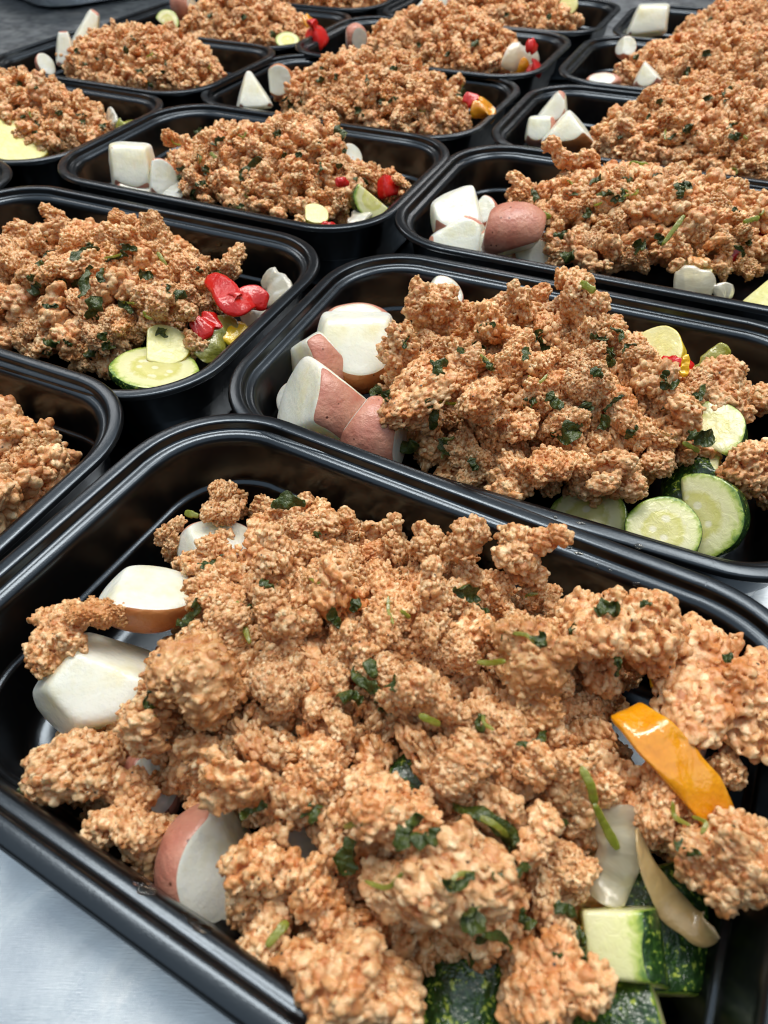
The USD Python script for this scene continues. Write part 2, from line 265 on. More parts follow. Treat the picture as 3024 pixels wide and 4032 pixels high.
for t, (x, y, deg, dz) in TRAYS.items():
    R = rotm((0, 0, 1), deg)
    if t == 'A': R = R @ rotm((0, 1, 0), 0.45)
    frame[t] = (np.array([x, y, RIM + dz / 1000]), R)
    if first is None:
        cp = UsdGeom.Xform.Define(stage, '/World/shapes/meal_tray').GetPrim()
        part('rim', RIMMESH, 'black_plastic', cp, smooth=40); part('basin', cat(BASIN, OUT), 'black_plastic', cp, smooth=40)
        for sx in (-.0715, .0715):
            for sy in (-1, 1): part('mould_seam', seam(sx, sy), 'black_plastic', cp, smooth=False)
        part('mould_seam', seam(-.0043, -1), 'black_plastic', cp, smooth=False)
        first = cp
    o = thing('meal_tray', frame[t][0], SAY[t], 'tray', 'black meal trays packed edge to edge', R=R)
    o.GetReferences().AddInternalReference('/World/shapes/meal_tray'); o.SetInstanceable(True)
def loc(t, P): c, R = frame[t]; return (np.asarray(P) - c) @ R
def glob(t, p): c, R = frame[t]; return c + np.asarray(p) @ R.T

# ------------------------------------------------------------------ meat crumbles
def crumble(seed, R, blobs, h, gr=(.75, 1.5)):
    r = np.random.default_rng(seed)
    C = [np.zeros(3)]; Rad = [R * .52]
    for _ in range(blobs - 1):
        b = r.integers(min(len(C), 4)); d = r.normal(size=3); d /= np.linalg.norm(d); q = R * r.uniform(.22, .46)
        C.append(C[b] + d * (Rad[b] * .8 + q * .45)); Rad.append(q)
    C, Rad = np.array(C), np.array(Rad)
    Asp = r.uniform(.8, 1.25, (len(C), 3))
    C -= (C * Rad[:, None] ** 3).sum(0) / (Rad ** 3).sum()
    bd = r.normal(size=(2, 3)); bd /= np.linalg.norm(bd, axis=1)[:, None]; bites = [(b * R * r.uniform(.75, 1.0), R * r.uniform(.28, .45)) for b in bd]
    def macro(P):
        d = np.stack([np.linalg.norm((P - c) * q_, axis=-1) - q for c, q, q_ in zip(C, Rad, Asp)], -1); k = R * .04
        m = -k * np.log(np.exp(-np.clip(d, -30 * k, 30 * k) / k).sum(-1)) + R * .22 * (noise(P / (R * .38) + seed, seed) - .5) + 1.3 * (noise(P / 2.4 + seed, seed + 3) - .5)
        for b, q in bites: m = np.maximum(m, q - np.linalg.norm(P - b, axis=-1))
        return m
    lo, hi = (C - Rad[:, None] * 1.3).min(0), (C + Rad[:, None] * 1.3).max(0)
    n = int(np.prod(hi - lo + 2) * 1.3)
    S = r.uniform(lo - 1, hi + 1, (min(n, 40000), 3)); m = macro(S); S = S[(m < .35) & (m > -2.2)]
    keep = []; tree = cKDTree(S); dead = np.zeros(len(S), bool); rad = gr[0] + (gr[1] - gr[0]) * r.random(len(S)) ** 1.8
    for i in range(len(S)):
        if dead[i]: continue
        keep.append(i); dead[tree.query_ball_point(S[i], rad[i] * 1.12)] = True
    S, rad = S[keep], rad[keep]; tone = np.clip(r.normal(.53, .25, len(S)), 0, 1)
    G, o = grid(lo - 1.5, hi + 1.5, h); shp = G.shape[:3]; G = G.reshape(-1, 3)
    mm = macro(G); Fv = mm.copy(); near = np.abs(mm) < 2.4; Q = G[near]
    W = np.stack([noise(Q / 2.2 + 7 * a, seed + a) for a in range(3)], -1) - .5
    W += .45 * (np.stack([noise(Q / .7 + 5 * a, seed + 9 + a) for a in range(3)], -1) - .5)
    tr = cKDTree(S); d, j = tr.query(Q + W * 1.1, k=4, workers=-1); d = d - rad[j]; k = .08
    g = -k * np.log(np.exp(-np.clip(d, -3, 3) / k).sum(1))
    Fv[near] = np.minimum(g, mm[near] + (.85 if gr[1] > .9 else .3) * (1.3 if gr[1] > 1.5 else 1))
    V, Fc = surface_nets(Fv.reshape(shp), o, h)
    # keep the largest piece
    import trimesh
    lab = trimesh.graph.connected_component_labels(np.vstack([Fc[:, [0, 1]], Fc[:, [1, 2]]]), node_count=len(V)); big = np.bincount(lab).argmax()
    Fc = Fc[lab[Fc[:, 0]] == big]; used, inv = np.unique(Fc, return_inverse=True); V = V[used]; Fc = inv.reshape(-1, 3)
    return V / 1000, Fc, tone[tr.query(V)[1]], np.abs(V).max() and np.percentile(np.linalg.norm(V, axis=1), 80) / 1000
CRUMB = {'lump': [], 'clump': [], 'crumb': [], 'seared': [], 'nugget': [], 'knob': []}
for kind, n, R, blobs, h, gr in (('lump', 8, 12.5, 11, .38, (.5, 1.15)), ('clump', 9, 7.5, 8, .35, (.5, 1.1)), ('crumb', 7, 3.6, 5, .28, (.45, 1.0)), ('seared', 3, 12.0, 7, .38, (.35, .8)), ('nugget', 8, 4.6, 5, .42, (.9, 1.9)), ('knob', 7, 8.0, 9, .5, (.9, 2.0))):
    for i in range(n):
        V, Fc, tn, rr = crumble(100 * len(kind) + i + (1000 if kind in ('nugget', 'knob') else 0), R, blobs + i % 3, h, gr)
        p = UsdGeom.Xform.Define(stage, f'/World/shapes/{kind}_{i:03d}').GetPrim()
        part('crumbles', (V, Fc), 'seared_turkey' if kind == 'seared' else 'ground_turkey', p, tone=tn)
        CRUMB[kind].append((str(p.GetPath()), rr))

# ------------------------------------------------------------------ where the meat lies
def inside(poly, q):
    P = np.asarray(poly, float); x, y = q; a, b = P, np.roll(P, -1, 0)
    m = (a[:, 1] > y) != (b[:, 1] > y)
    return (np.sum(m & (x < (b[:, 0] - a[:, 0]) * (y - a[:, 1]) / np.where(m, b[:, 1] - a[:, 1], 1) + a[:, 0])) % 2) == 1
MEAT = {
 'A': [[(400,1240),(310,1200),(370,1175),(400,1110),(400,1055),(470,1045),(550,1075),(640,1060),(800,1088),(900,1100),(960,1115),(1060,1165),(1110,1130),(1190,1190),(1270,1240),(1300,1290),(1380,1285),(1445,1340),(1420,1470),(1330,1530),(1330,1620),(1400,1650),(1520,1720),(1600,1760),(1645,1850),(1600,1900),(1500,1960),(1470,1950),(1400,1880),(1370,1770),(1330,1780),(1270,1900),(1310,1950),(1270,2000),(1270,2060),(1280,2110),(1220,2212),(1110,2250),(1110,2100),(1060,2070),(980,2080),(880,2110),(890,2250),(700,2230),(640,2110),(560,2080),(490,2020),(450,1950),(520,1880),(530,1780),(500,1720),(400,1750),(370,1690),(270,1610),(190,1550),(200,1510),(300,1480),(350,1400),(400,1340)],
       [(80,1610),(180,1580),(270,1640),(380,1800),(350,1890),(290,1870),(200,1800),(80,1720)]],
 'B': [[(830,650),(900,610),(1000,650),(1150,615),(1190,640),(1240,580),(1330,660),(1340,700),(1400,735),(1450,785),(1600,805),(1700,840),(1700,900),(1590,880),(1500,870),(1540,930),(1555,990),(1500,1030),(1400,1040),(1320,1105),(1230,1085),(1150,1045),(1100,1085),(1000,1065),(900,1000),(840,900),(800,810),(840,760)], [(1562,975),(1700,945),(1700,1095),(1600,1080)]],
 'C': [[(-80,470),(70,465),(120,445),(170,490),(260,450),(340,465),(370,510),(450,560),(515,515),(530,580),(585,590),(500,605),(440,590),(465,640),(500,670),(430,690),(405,730),(330,705),(310,760),(240,815),(150,790),(0,762),(-80,740)]],
 'D': [[(340,330),(370,280),(450,270),(500,258),(560,280),(620,240),(730,260),(750,320),(770,345),(860,370),(892,400),(850,450),(790,410),(760,460),(760,490),(640,492),(480,462),(390,432),(345,385)]],
 'E': [[(1100,400),(1180,340),(1250,318),(1330,350),(1430,352),(1520,370),(1540,400),(1700,410),(1700,600),(1570,570),(1560,600),(1480,595),(1380,605),(1280,605),(1180,575),(1170,520),(1190,480),(1070,445)]],
}
CLEAR = {  # gaps in the meat through which vegetables show
 'A': [[(285,1640),(340,1650),(368,1740),(340,1755),(300,1700)], [(610,1775),(690,1850),(645,1900),(612,1880)], [(355,1900),(395,1790),(465,1730),(520,1760),(515,1880),(450,1960)], [(1268,2000),(1290,1950),(1415,1945),(1430,2090),(1270,2090)],
       [(890,2110),(960,2080),(1060,2140),(1085,2212),(900,2212)], [(1280,1930),(1340,1790),(1375,1790),(1500,1960),(1540,2030),(1400,1930)], [(1330,1540),(1380,1520),(1450,1600),(1560,1740),(1530,1740),(1390,1640)], [(865,1660),(912,1690),(892,1725)], [(735,1715),(782,1705),(778,1775),(740,1785)],
       [(235,1345),(350,1240),(398,1258),(395,1340),(330,1372)], [(395,1160),(430,1132),(530,1120),(535,1145),(430,1172)], [(85,1530),(200,1450),(345,1395),(290,1470),(190,1580)]],
 'B': [[(1490,1050),(1540,1030),(1615,1120),(1570,1205),(1500,1180)], [(1350,1120),(1400,1070),(1480,1090),(1490,1150),(1410,1170)], [(1222,1097),(1300,1117),(1378,1052),(1390,1070),(1350,1130)], [(1500,882),(1588,930),(1588,962),(1540,950)], [(1390,722),(1440,728),(1485,780),(1440,788)], [(1430,775),(1500,790),(1570,745),(1510,815)]],
 'C': [[(320,720),(385,720),(385,765),(320,770)], [(445,592),(575,650),(500,668)], [(412,690),(470,680),(440,725)]],
 'D': [[(770,420),(818,425),(800,470)], [(815,395),(855,392),(840,408)]], 'E': [[(1460,605),(1545,605),(1540,630)], [(1625,518),(1659,512),(1659,538)]],
}
#        tray: centre x, y, half x, half y (mm), height at the middle and at the edge over the rim (mm)
MOUND = {'A': (3, 2, 88, 60, 6, -17), 'B': (18, 4, 78, 58, 15, -14), 'C': (16, 2, 80, 56, 14, -14), 'D': (14, 2, 74, 54, 16, -12), 'E': (16, 2, 78, 56, 17, -12)}
for t in 'FGHIJKLMNOPQ': MOUND[t] = (12 + 6 * ((ord(t) * 7) % 3 - 1), 0, 72, 50, 17, -12)
MOUND['F'] = (36, -2, 78, 58, 13, -17); MOUND['J'] = (20, 0, 72, 52, 22, -12); MOUND['L'] = (10, 0, 84, 54, 20, -12); MOUND['K'] = (8, 0, 74, 52, 20, -12); MOUND['I'] = (10, 0, 74, 52, 18, -12)
_g = np.stack(np.meshgrid(np.arange(-60, 61) / 13., np.arange(-40, 41) / 13., indexing='ij'), -1)
BUMPS = {t: fbm(np.concatenate([_g, np.full(_g.shape[:2] + (1,), ord(t) * 3.1)], -1), 3) - .5 for t in TRAYS}
def mound_z(t, x, y):                           # height over the rim, metres; x, y in the tray, mm
    cx, cy, ax, ay, top, edge = MOUND[t]
    q = (np.abs((x - cx) / ax) ** 2.4 + np.abs((y - cy) / ay) ** 2.4)
    b = 7 * BUMPS[t][int(round(x / 2)) + 60, int(round(y / 2)) + 40]
    return (top - (top - edge) * min(q, 1.6) + b) / 1000
LUMPS = {  # lumps that stand out: pixel, height over the rim (mm), size factor of the kind
 'A': [(130,1385,-4,'lump',.95),(215,1325,2,'seared',.55),(478,1090,-7,'lump',.58),(368,1152,-12,'clump',.62),(1570,1500,0,'lump',1.25),(1565,1660,-8,'clump',.8),(1560,1840,-4,'lump',1.05),(1415,1735,-5,'lump',.75),
       (425,1470,8,'seared',1.15),(160,1650,-10,'lump',.95),(290,1770,-14,'lump',.9),(330,1870,-20,'crumb',1.4),(570,1870,-4,'clump',1.15),(560,1990,-12,'lump',.85),(780,2110,-10,'lump',1.25),(1175,2150,-10,'lump',.9),(950,1900,4,'lump',1.15),
       (1145,1165,12,'clump',.95),(1130,1215,5,'clump',1.2),(1010,1160,6,'clump',1.1),(1340,1370,6,'lump',1.15),(1150,1430,10,'seared',1.1),(850,1760,6,'lump',.9),(500,1690,2,'clump',1.3),(320,1560,0,'clump',1.15),(1380,1340,4,'clump',1.1)],
 'B': [(1240,610,22,'clump',1.05),(1262,665,20,'lump',.9),(1120,655,16,'clump',.95),(930,660,8,'lump',.95),(1620,1020,-4,'lump',1.0),(1310,1030,-2,'lump',.95),(1190,1010,0,'lump',.9),(910,850,4,'lump',1.1),(1040,870,10,'lump',.9),(1560,840,4,'lump',.95),(1100,1060,-8,'clump',1.0),(860,760,4,'clump',1.1)],
 'C': [(345,665,4,'lump',.95),(415,748,-8,'clump',.9),(508,556,-2,'clump',.9),(488,580,0,'clump',1.0),(335,500,12,'seared',.8),(262,478,16,'seared',.55),(120,470,12,'clump',1.0)],
 'D': [(640,260,18,'clump',1.1),(370,300,8,'clump',1.0),(865,395,-2,'clump',.8),(720,280,14,'clump',1.0)],
 'E': [(1240,345,18,'clump',1.2),(1120,405,8,'clump',1.1),(1590,430,10,'lump',.9),(1475,415,13,'seared',.5),(1610,575,-2,'seared',.7)],
}
WHERE = {'A': 'nearest tray', 'B': 'tray with the zucchini half-moons', 'C': 'left-hand tray with the long red pepper strip'}
SPHERES = {}
def spread(t, sizes, gap, drop, seed, shrink=.45, limit=999):
    """(kind, variant, scale, point) of crumbles strewn over tray t's mound."""
    r = np.random.default_rng(seed); cx, cy, ax, ay, top, edge = MOUND[t]; out = []
    have = SPHERES.setdefault(t, []); HV = (np.zeros((6000, 3)), np.zeros(6000))
    for i, (q, s_) in enumerate(have): HV[0][i] = q; HV[1][i] = s_
    for kind, f0, f1, tries in sizes:
        for _ in range(tries):
            if len(out) >= limit: break
            x, y = r.uniform(-97, 100), r.uniform(-66, 66); f = r.uniform(f0, f1); v = r.integers(len(CRUMB[kind])); rad = CRUMB[kind][v][1] * f
            z = mound_z(t, x, y) - drop - rad * .45 + r.normal() * (.0026 if drop == 0 else .0015)
            if z + RIM < .006 + rad * .5: continue
            ex = 98 - rad * 700 - max(0, -z * 1000) * .14; ey = 63 - rad * 700 - max(0, -z * 1000) * .14
            if z < .004 and (abs(x) > ex or abs(y) > ey): continue
            P = glob(t, (x / 1000, y / 1000, z))
            if t in MEAT:
                c = pix(P); e = pix(P + RGT * rad)[0] - c[0]
                if not all(any(inside(p, c + e * np.array(d) * shrink * 1.8) for p in MEAT[t]) for d in ((1, 0), (-1, 0), (0, 1), (0, -1))): continue
                if any(inside(p, c + e * .75 * np.array(d)) for p in CLEAR.get(t, ()) for d in ((0, 0), (1, 0), (-1, 0), (0, 1), (0, -1), (.7, .7), (.7, -.7), (-.7, .7), (-.7, -.7))): continue
            elif ((x - cx) / ax) ** 2 + ((y - cy) / ay) ** 2 > 1.02 - rad * 12: continue
            if have:
                hp, hs = HV
                m = len(have)
                if (np.linalg.norm(hp[:m] - P, axis=1) < gap * (rad + hs[:m])).any(): continue
            HV[0][len(have)] = P; HV[1][len(have)] = rad
            have.append((P, rad)); out.append((kind, v, f, P))
    return out
def instancer(name, items, label, cat):
    pi = UsdGeom.PointInstancer.Define(stage, numbered('/World/' + name)); r = np.random.default_rng(len(items))
    keys = sorted({(k, int(v)) for k, v, f, P in items}); ids = {k: i for i, k in enumerate(keys)}
    for k, v in keys:
        pr = stage.DefinePrim(f'{pi.GetPath()}/prototypes/{k}_{v:03d}', 'Xform'); pr.GetReferences().AddInternalReference(CRUMB[k][v][0]); pr.SetInstanceable(True); pi.CreatePrototypesRel().AddTarget(pr.GetPath())
    pi.CreateProtoIndicesAttr(Vt.IntArray([ids[(k, int(v))] for k, v, f, P in items]))
    pi.CreatePositionsAttr(Vt.Vec3fArray.FromNumpy(np.array([P for *_, P in items], np.float32)))
    pi.CreateScalesAttr(Vt.Vec3fArray.FromNumpy((np.array([f for _, _, f, _ in items])[:, None] * r.uniform(.68, 1.32, (len(items), 3))).astype(np.float32)))
    qs = [randrot(r)[1] for _ in items]
    pi.CreateOrientationsAttr(Vt.QuathArray([Gf.Quath(*map(float, q)) for q in qs]))
    tag(pi.GetPrim(), label, cat, kind='stuff')
def single(t, kind, v, f, P, r, label=None, group=None, name='meat_crumble'):
    R, q = randrot(r); S = np.diag(f * r.uniform(.82, 1.2, 3))
    o = thing(name, P, label or f'browned crumble of ground meat heaped in the {WHERE[t]}', 'ground meat', group or f'meat crumbles heaped in the {WHERE[t]}', R=R @ S)
    o.GetReferences().AddInternalReference(CRUMB[kind][v][0]); o.SetInstanceable(True)
OWN = {('A', 0): 'reddish lump of ground meat on the potatoes at far left of the nearest tray', ('A', 4): 'big round lump of ground meat beside the orange pepper at the right edge',
       ('A', 6): 'lump of ground meat with a green leaf, right end of the nearest tray', ('A', 12): 'upright lump of meat against the right side of the red-skinned potato', ('A', 14): 'big pale lump of ground meat left of the dark green zucchini',
       ('B', 0): 'small crumble crowning the highest peak of meat in front of the right-hand tray', ('B', 4): 'lump of ground meat right of the large upright zucchini half-moon at the right edge', ('C', 1): 'small round lump of meat between the yellow squash and the green pepper'}
HEAP = {'A': 'nearest heap', 'B': 'half-moon tray heap', 'C': 'left-hand heap'}
def name_crumbles(t, todo, r):
    Q = np.array([pix(P) for _, _, _, P, _ in todo]); rows = ['far crest', 'upper part', 'middle', 'lower part', 'near foot']; cols = ['left', 'centre', 'right']
    cut = lambda a, n: np.clip((a.argsort().argsort() * n / len(a)).astype(int), 0, n - 1)
    ry, cx = cut(Q[:, 1], 5), cut(Q[:, 0], 3); cells = {}
    size = [('small', 'middling', 'big')[int(CRUMB[k][v][1] * f > .0055) + int(CRUMB[k][v][1] * f > .0095)] for k, v, f, _, _ in todo]
    for i in np.argsort(Q[:, 0]):
        if todo[i][4] is None: cells.setdefault((size[i], ry[i], cx[i]), []).append(i)
    order = ['leftmost', 'second', 'third', 'fourth', 'fifth', 'sixth', 'seventh', 'eighth', 'ninth', 'tenth', 'eleventh', 'twelfth']
    lab = {}
    for (sz, a, b), ids in cells.items():
        for n, i in enumerate(ids):
            lab[i] = (f'{sz} meat crumble' if len(ids) == 1 else f'{order[n]} {sz} meat crumble' if n == 0 else f'{order[n]} {sz} meat crumble from the left') + f', {rows[a]} {cols[b]} of the {HEAP[t]}'
    for i, (k, v, f, P, own) in enumerate(todo): single(t, k, v, f, P, r, own or lab[i])
for t in TRAYS:
    r = np.random.default_rng(ord(t)); have = SPHERES.setdefault(t, []); ex = []
    for i, (px, py, z, kind, f) in enumerate(LUMPS.get(t, [])):
        v = (i * 5 + ord(t)) % len(CRUMB[kind]); P = at(px, py, z / 1000); have.append((P, CRUMB[kind][v][1] * f)); ex.append((kind, v, f, P, OWN.get((t, i))))
    if t in 'ABC':
        todo = list(ex)
        room = {'A': 104, 'B': 92, 'C': 62}[t] - len(ex)
        sizes = {'A': [('lump', .6, .85, 400), ('clump', .75, 1.25, 2200), ('crumb', .9, 1.5, 1500)], 'B': [('lump', .55, .95, 400), ('clump', .75, 1.2, 1600), ('crumb', .9, 1.5, 1500)], 'C': [('lump', .55, .9, 200), ('knob', .75, 1.15, 300), ('clump', .75, 1.2, 1200), ('nugget', .9, 1.3, 800)]}[t]
        for it in spread(t, sizes, .74, 0.0, ord(t) + 1, limit=room): todo.append((*it, None))
        name_crumbles(t, todo, r)
        rest = spread(t, [('clump', .7, 1.1, 2500), ('crumb', .8, 1.5, 3500)], .52, .0080, ord(t) + 2)
        rest += spread(t, [('clump', .8, 1.2, 1500)], .42, .019, ord(t) + 3)
        instancer('loose_ground_meat', rest, f'loose crumbs of ground meat in the {WHERE[t]}', 'ground meat')
    else:
        items = [e[:4] for e in ex]; far = t in 'HIJKLMNOPQ'
        items += spread(t, [('lump', .5, .75, 40), ('knob', .7, 1.05, 500), ('clump', .7, 1.1, 300), ('nugget', .7, 1.25, 2500), ('crumb', .9, 1.6, 900)], .58, 0.0, ord(t) + 1)
        items += spread(t, [('knob', .7, 1.1, 800)], .45, .011, ord(t) + 3)
        instancer('ground_meat_mound', items, 'meat in the ' + SAY[t].replace('black ', ''), 'ground meat')

def surf(t, px, py, lift=0.0):                  # the nearest crumble surface of tray t along the ray of that pixel
    d = ray(px, py); d = d / np.linalg.norm(d); best = None
    for c, s in SPHERES[t]:
        m = c - CAM; b = m @ d; q = m @ m - b * b; s = s * .92
        if q < s * s:
            k = b - math.sqrt(s * s - q)
            if best is None or k < best: best = k
    if best is None: return at(px, py, -.012)
    return CAM + d * (best - lift)

# ------------------------------------------------------------------ vegetables
def chunk(name, P, size, label, cat, flesh, skin, center=(0, 0, 0), radii=(1, 1, 1), planes=(), cyl=None, seed=0, h=.6, k=.05, group=None, basis=np.eye(3), c_view=(0, 0, 0)):
    """A piece cut from a round vegetable, in world axes about P: the peel is the ellipsoid's (or cylinder's) own surface, the cut faces are planes (normal, offset); sizes are in units of size (mm)."""
    s = size; c = basis @ np.asarray(c_view, float) * s; ra = np.asarray(radii, float) * s
    N = [basis @ np.asarray(n, float) / np.linalg.norm(n) for n, _ in planes]; O = [o * s for _, o in planes]
    lo, hi = np.full(3, -1.25 * s), np.full(3, 1.25 * s)
    G, o = grid(lo, hi, h); shp = G.shape[:3]; G = G.reshape(-1, 3)
    Gc, step = grid(lo, hi, h * 5)
    def soft(scale, off, sd):
        A = fbm(Gc / scale + off, 2, sd) - .5
        return _interp(A, G, step, h * 5)
    wob = soft(s * .7, seed * 3.7, seed)
    if cyl is None:
        e = (np.linalg.norm(((G - c) @ basis) / ra, axis=1) - 1) * ra.min() + wob * s * .09
    else:
        ax = basis @ np.asarray(cyl, float) / np.linalg.norm(cyl); d = G - c; d = d - (d @ ax)[:, None] * ax
        e = np.linalg.norm(d, axis=1) - ra[0] + wob * s * .20
    pl = np.stack([G @ n - off + soft(s * .5, i * 5 + seed, seed + i) * s * .05 for i, (n, off) in enumerate(zip(N, O))], -1)
    kk = k * s; pm = kk * np.log(np.exp(np.clip(pl / kk, -40, 40)).sum(1))
    box = np.max(np.abs(G), axis=1) - 1.2 * s
    F = np.maximum(kk * .8 * np.log(np.exp(np.clip(e / (kk * .8), -40, 40)) + np.exp(np.clip(pm / (kk * .8), -40, 40))), box)
    V, Fc = surface_nets(F.reshape(shp), o, h)
    sd = _interp(e.reshape(shp), V, o, h) - _interp(pm.reshape(shp), V, o, h)
    peel, cut = split(V / 1000, Fc, sd)
    t = thing(name, P, label, cat, group)
    if len(cut[1]):
        tn = None
        if cyl is not None:
            d = cut[0] * 1000 - c; d = d - (d @ ax)[:, None] * ax; tn = np.clip(np.linalg.norm(d, axis=1) / ra[0], 0, 1)
        part('flesh', cut, flesh, t, tone=tn)
    if len(peel[1]): part('skin', peel, skin, t)
    return t
def _interp(A, V, o, h):
    from scipy.ndimage import map_coordinates
    return map_coordinates(A, ((V - o) / h).T, order=1, mode='nearest')
def spline(pts, n):
    P = np.asarray(pts, float); P = np.vstack([2 * P[0] - P[1], P, 2 * P[-1] - P[-2]]); m = len(P) - 3; out = []
    for u in np.linspace(0, m - 1e-9, n):
        i = int(u); t = u - i; a, b, c, d = P[i:i + 4]
        out.append(.5 * (2 * b + (c - a) * t + (2 * a - 5 * b + 4 * c - d) * t * t + (3 * b - a - 3 * c + d) * t ** 3))
    return np.array(out)
def strip(pts, width, thick, face=(0, -.7, .7), curl=.0, n=26, seed=0, rough=.16, twist=0., taper=.25, m=12, wander=.35, wave=1.3, sq=.45):
    """A bent slab along pts: width and thick in mm, its broad side towards face, curl bows it across."""
    thick = min(thick, 2.3); C = spline(pts, n) * 1000; width = min(width, .8 * np.linalg.norm(np.diff(C, axis=0), axis=1).sum()); T = np.gradient(C, axis=0); T /= np.linalg.norm(T, axis=1)[:, None]; u = np.linspace(0, 1, n)
    V = []
    for i in range(n):
        f = np.asarray(face, float); f = f - (f @ T[i]) * T[i]; f /= np.linalg.norm(f); f = rotm(T[i], twist * (u[i] - .5)) @ f; sd = np.cross(T[i], f)
        e = min(u[i], 1 - u[i]); w = width / 2 * (taper + (1 - taper) * min(1, math.sqrt(e / .18))) * (1 + wander * 2 * (noise(np.array([u[i] * 6, seed * 1.7, .3]), seed) - .5)); th = thick / 2 * min(1, .25 + math.sqrt(e / .08))
        for k in range(m):
            a = 2 * math.pi * k / m; ca, sa = math.cos(a), math.sin(a); q = np.sign(ca) * abs(ca) ** sq; b = np.sign(sa) * abs(sa) ** (sq + .1)
            V.append(C[i] + sd * w * q + f * (th * b - curl * w * q * q + wave * (noise(np.array([u[i] * 7, q * 1.5 + 3, seed * 2.3]), seed) - .5)))
    V = np.array(V); V += rough * np.stack([fbm(V / 3.0 + 11 * a, 3, seed + a) - .5 for a in range(3)], -1) * 4
    F = [(i * m + k, i * m + (k + 1) % m, (i + 1) * m + (k + 1) % m, (i + 1) * m + k) for i in range(n - 1) for k in range(m)]
    F = np.array(F)[:, ::-1]; F = np.vstack([F[:, [0, 1, 2]], F[:, [0, 2, 3]]])
    c0, c1 = len(V), len(V) + 1; V = np.vstack([V, V[:m].mean(0), V[-m:].mean(0)])
    F = np.vstack([F, [(c0, k, (k + 1) % m) for k in range(m)], [(c1, (n - 1) * m + (k + 1) % m, (n - 1) * m + k) for k in range(m)]])[:, ::-1]
    return V / 1000, F
def piece(name, mesh, mat_, label, cat, group=None):
    V, F = mesh; c = V.mean(0); o = thing(name, c, label, cat, group); part('slice' if 'herb' not in name else ('blade' if mat_ == 'herb_leaf' else 'stalk'), (V - c, F), mat_, o); return o
# pieces: tray, pixel, height over the rim (mm), radius in pixels; centre, radii and cut planes in units of that radius along (right, up on the slope facing us, towards us)
def veg(name, px, py, z, rpx, look, label, cat_, center=(0, 0, 0), radii=(1, 1, 1), planes=(), cyl=None, seed=1, k=.05, group=None):
    P = at(px, py, z / 1000); v = CAM - P; dist = v @ -FWD; v = v / np.linalg.norm(v); u = np.cross(v, RGT); u /= np.linalg.norm(u); r = np.cross(u, v)
    B = np.stack([r, u, v], 1); mm = rpx * SX * dist / F_PX * 1000
    fl, sk = look
    o = chunk(name, P, mm, label, cat_, fl, sk, (0, 0, 0), radii, [(n, off) for n, off in planes], cyl, seed, max(.38, mm / 36), k, group, basis=B, c_view=center)
    return o
PO, PB, ZU, SQ = ('potato_flesh', 'potato_skin'), ('potato_flesh', 'potato_skin_browned'), ('zucchini_flesh', 'zucchini_skin'), ('squash_flesh', 'squash_skin')
def potato(*a, **k): veg('potato_chunk', *a, **k)
def moon(px, py, z, rpx, label, axis=(0, 0, 1), cut=(-1, 0, 0), cut_at=.5, c=(-.4, 0, 0), thick=.3, look=ZU, seed=1, name='zucchini_slice', cat_='zucchini', r=1.0):
    a = np.asarray(axis, float) / np.linalg.norm(axis)
    veg(name, px, py, z, rpx, look, label, cat_, c, (r, r, r), [(a, thick), (-a, thick), (cut, cut_at)], a, seed, .035)
# --- nearest tray
potato(455, 1855, -14, 118, PO, 'red-skinned potato chunk by the near long rim of the nearest tray, white side facing right', 'potato', (.15, -.05, -.35), (1.15, 1.1, 1.1), [((.50, -.22, .84), .20), ((.80, .45, .4), .42)], seed=3)
potato(205, 1490, -10, 125, PB, 'large bare white potato chunk at the left end of the nearest tray', 'potato', (.1, .1, -.5), (1.3, 1.0, 1.1), [((-.12, .12, .97), .32), ((.30, .85, .4), .55), ((-.80, .5, .2), .70), ((-.75, -.6, .3), .62), ((.2, -.95, .2), .62)], seed=5)
potato(318, 1296, -4, 96, PB, 'potato chunk with brown skin below and a yellowish cut top, left in the nearest tray', 'potato', (0, .1, -.3), (1.2, .85, 1.0), [((.1, .8, .6), .2), ((-.75, .6, .3), .65)], seed=8)
potato(470, 1168, -12, 84, PO, 'pale potato chunk half buried in meat at the back left of the nearest tray', 'potato', (0, -.2, -.3), (1.1, .8, .9), [((.1, .75, .65), .12), ((-.85, .1, .5), .62)], seed=11)
potato(325, 1700, -20, 75, PO, 'bluish white potato face showing in a gap between meat lumps at the lower left', 'potato', (0, 0, -.5), (1.0, 1.3, 1.0), [((.2, .1, .97), .2)], seed=12)
potato(640, 1850, -18, 85, PO, 'white potato chunk deep in the gap right of the red-skinned potato in the nearest tray', 'potato', (0, 0, -.5), (1.1, 1.1, 1.0), [((.3, .1, .95), .2)], seed=14)
veg('zucchini_cube', 1345, 2040, -14, 92, ZU, 'pale green zucchini cube at the lower right of the nearest tray', 'zucchini', (-.5, .1, -.6), (1.45, 1.45, 1.45), [((-.05, -.02, 1), .45), ((-.1, -1, .1), .72), ((0, 1, .1), .72), ((-1, 0, .1), .85)], (0, 1, .1), 2, .04)
veg('zucchini_chunk', 1405, 2010, -24, 118, ZU, 'dark green zucchini chunk behind the pale zucchini cube, skin up', 'zucchini', (-.3, 0, -.9), (1.35, 1.35, 1.35), [((-.2, 1, .1), .95), ((0, -1, .1), .95), ((-1, 0, .1), .8)], (.25, 1, -.1), 4, .06)
veg('zucchini_chunk', 985, 2165, -22, 125, ZU, 'dark green zucchini chunk with its skin up at the middle of the bottom edge', 'zucchini', (0, -.3, -.75), (1.25, 1.25, 1.25), [((-1, .1, .2), .9), ((1, .1, .2), .9)], (.5, .85, 0), 6, .06)
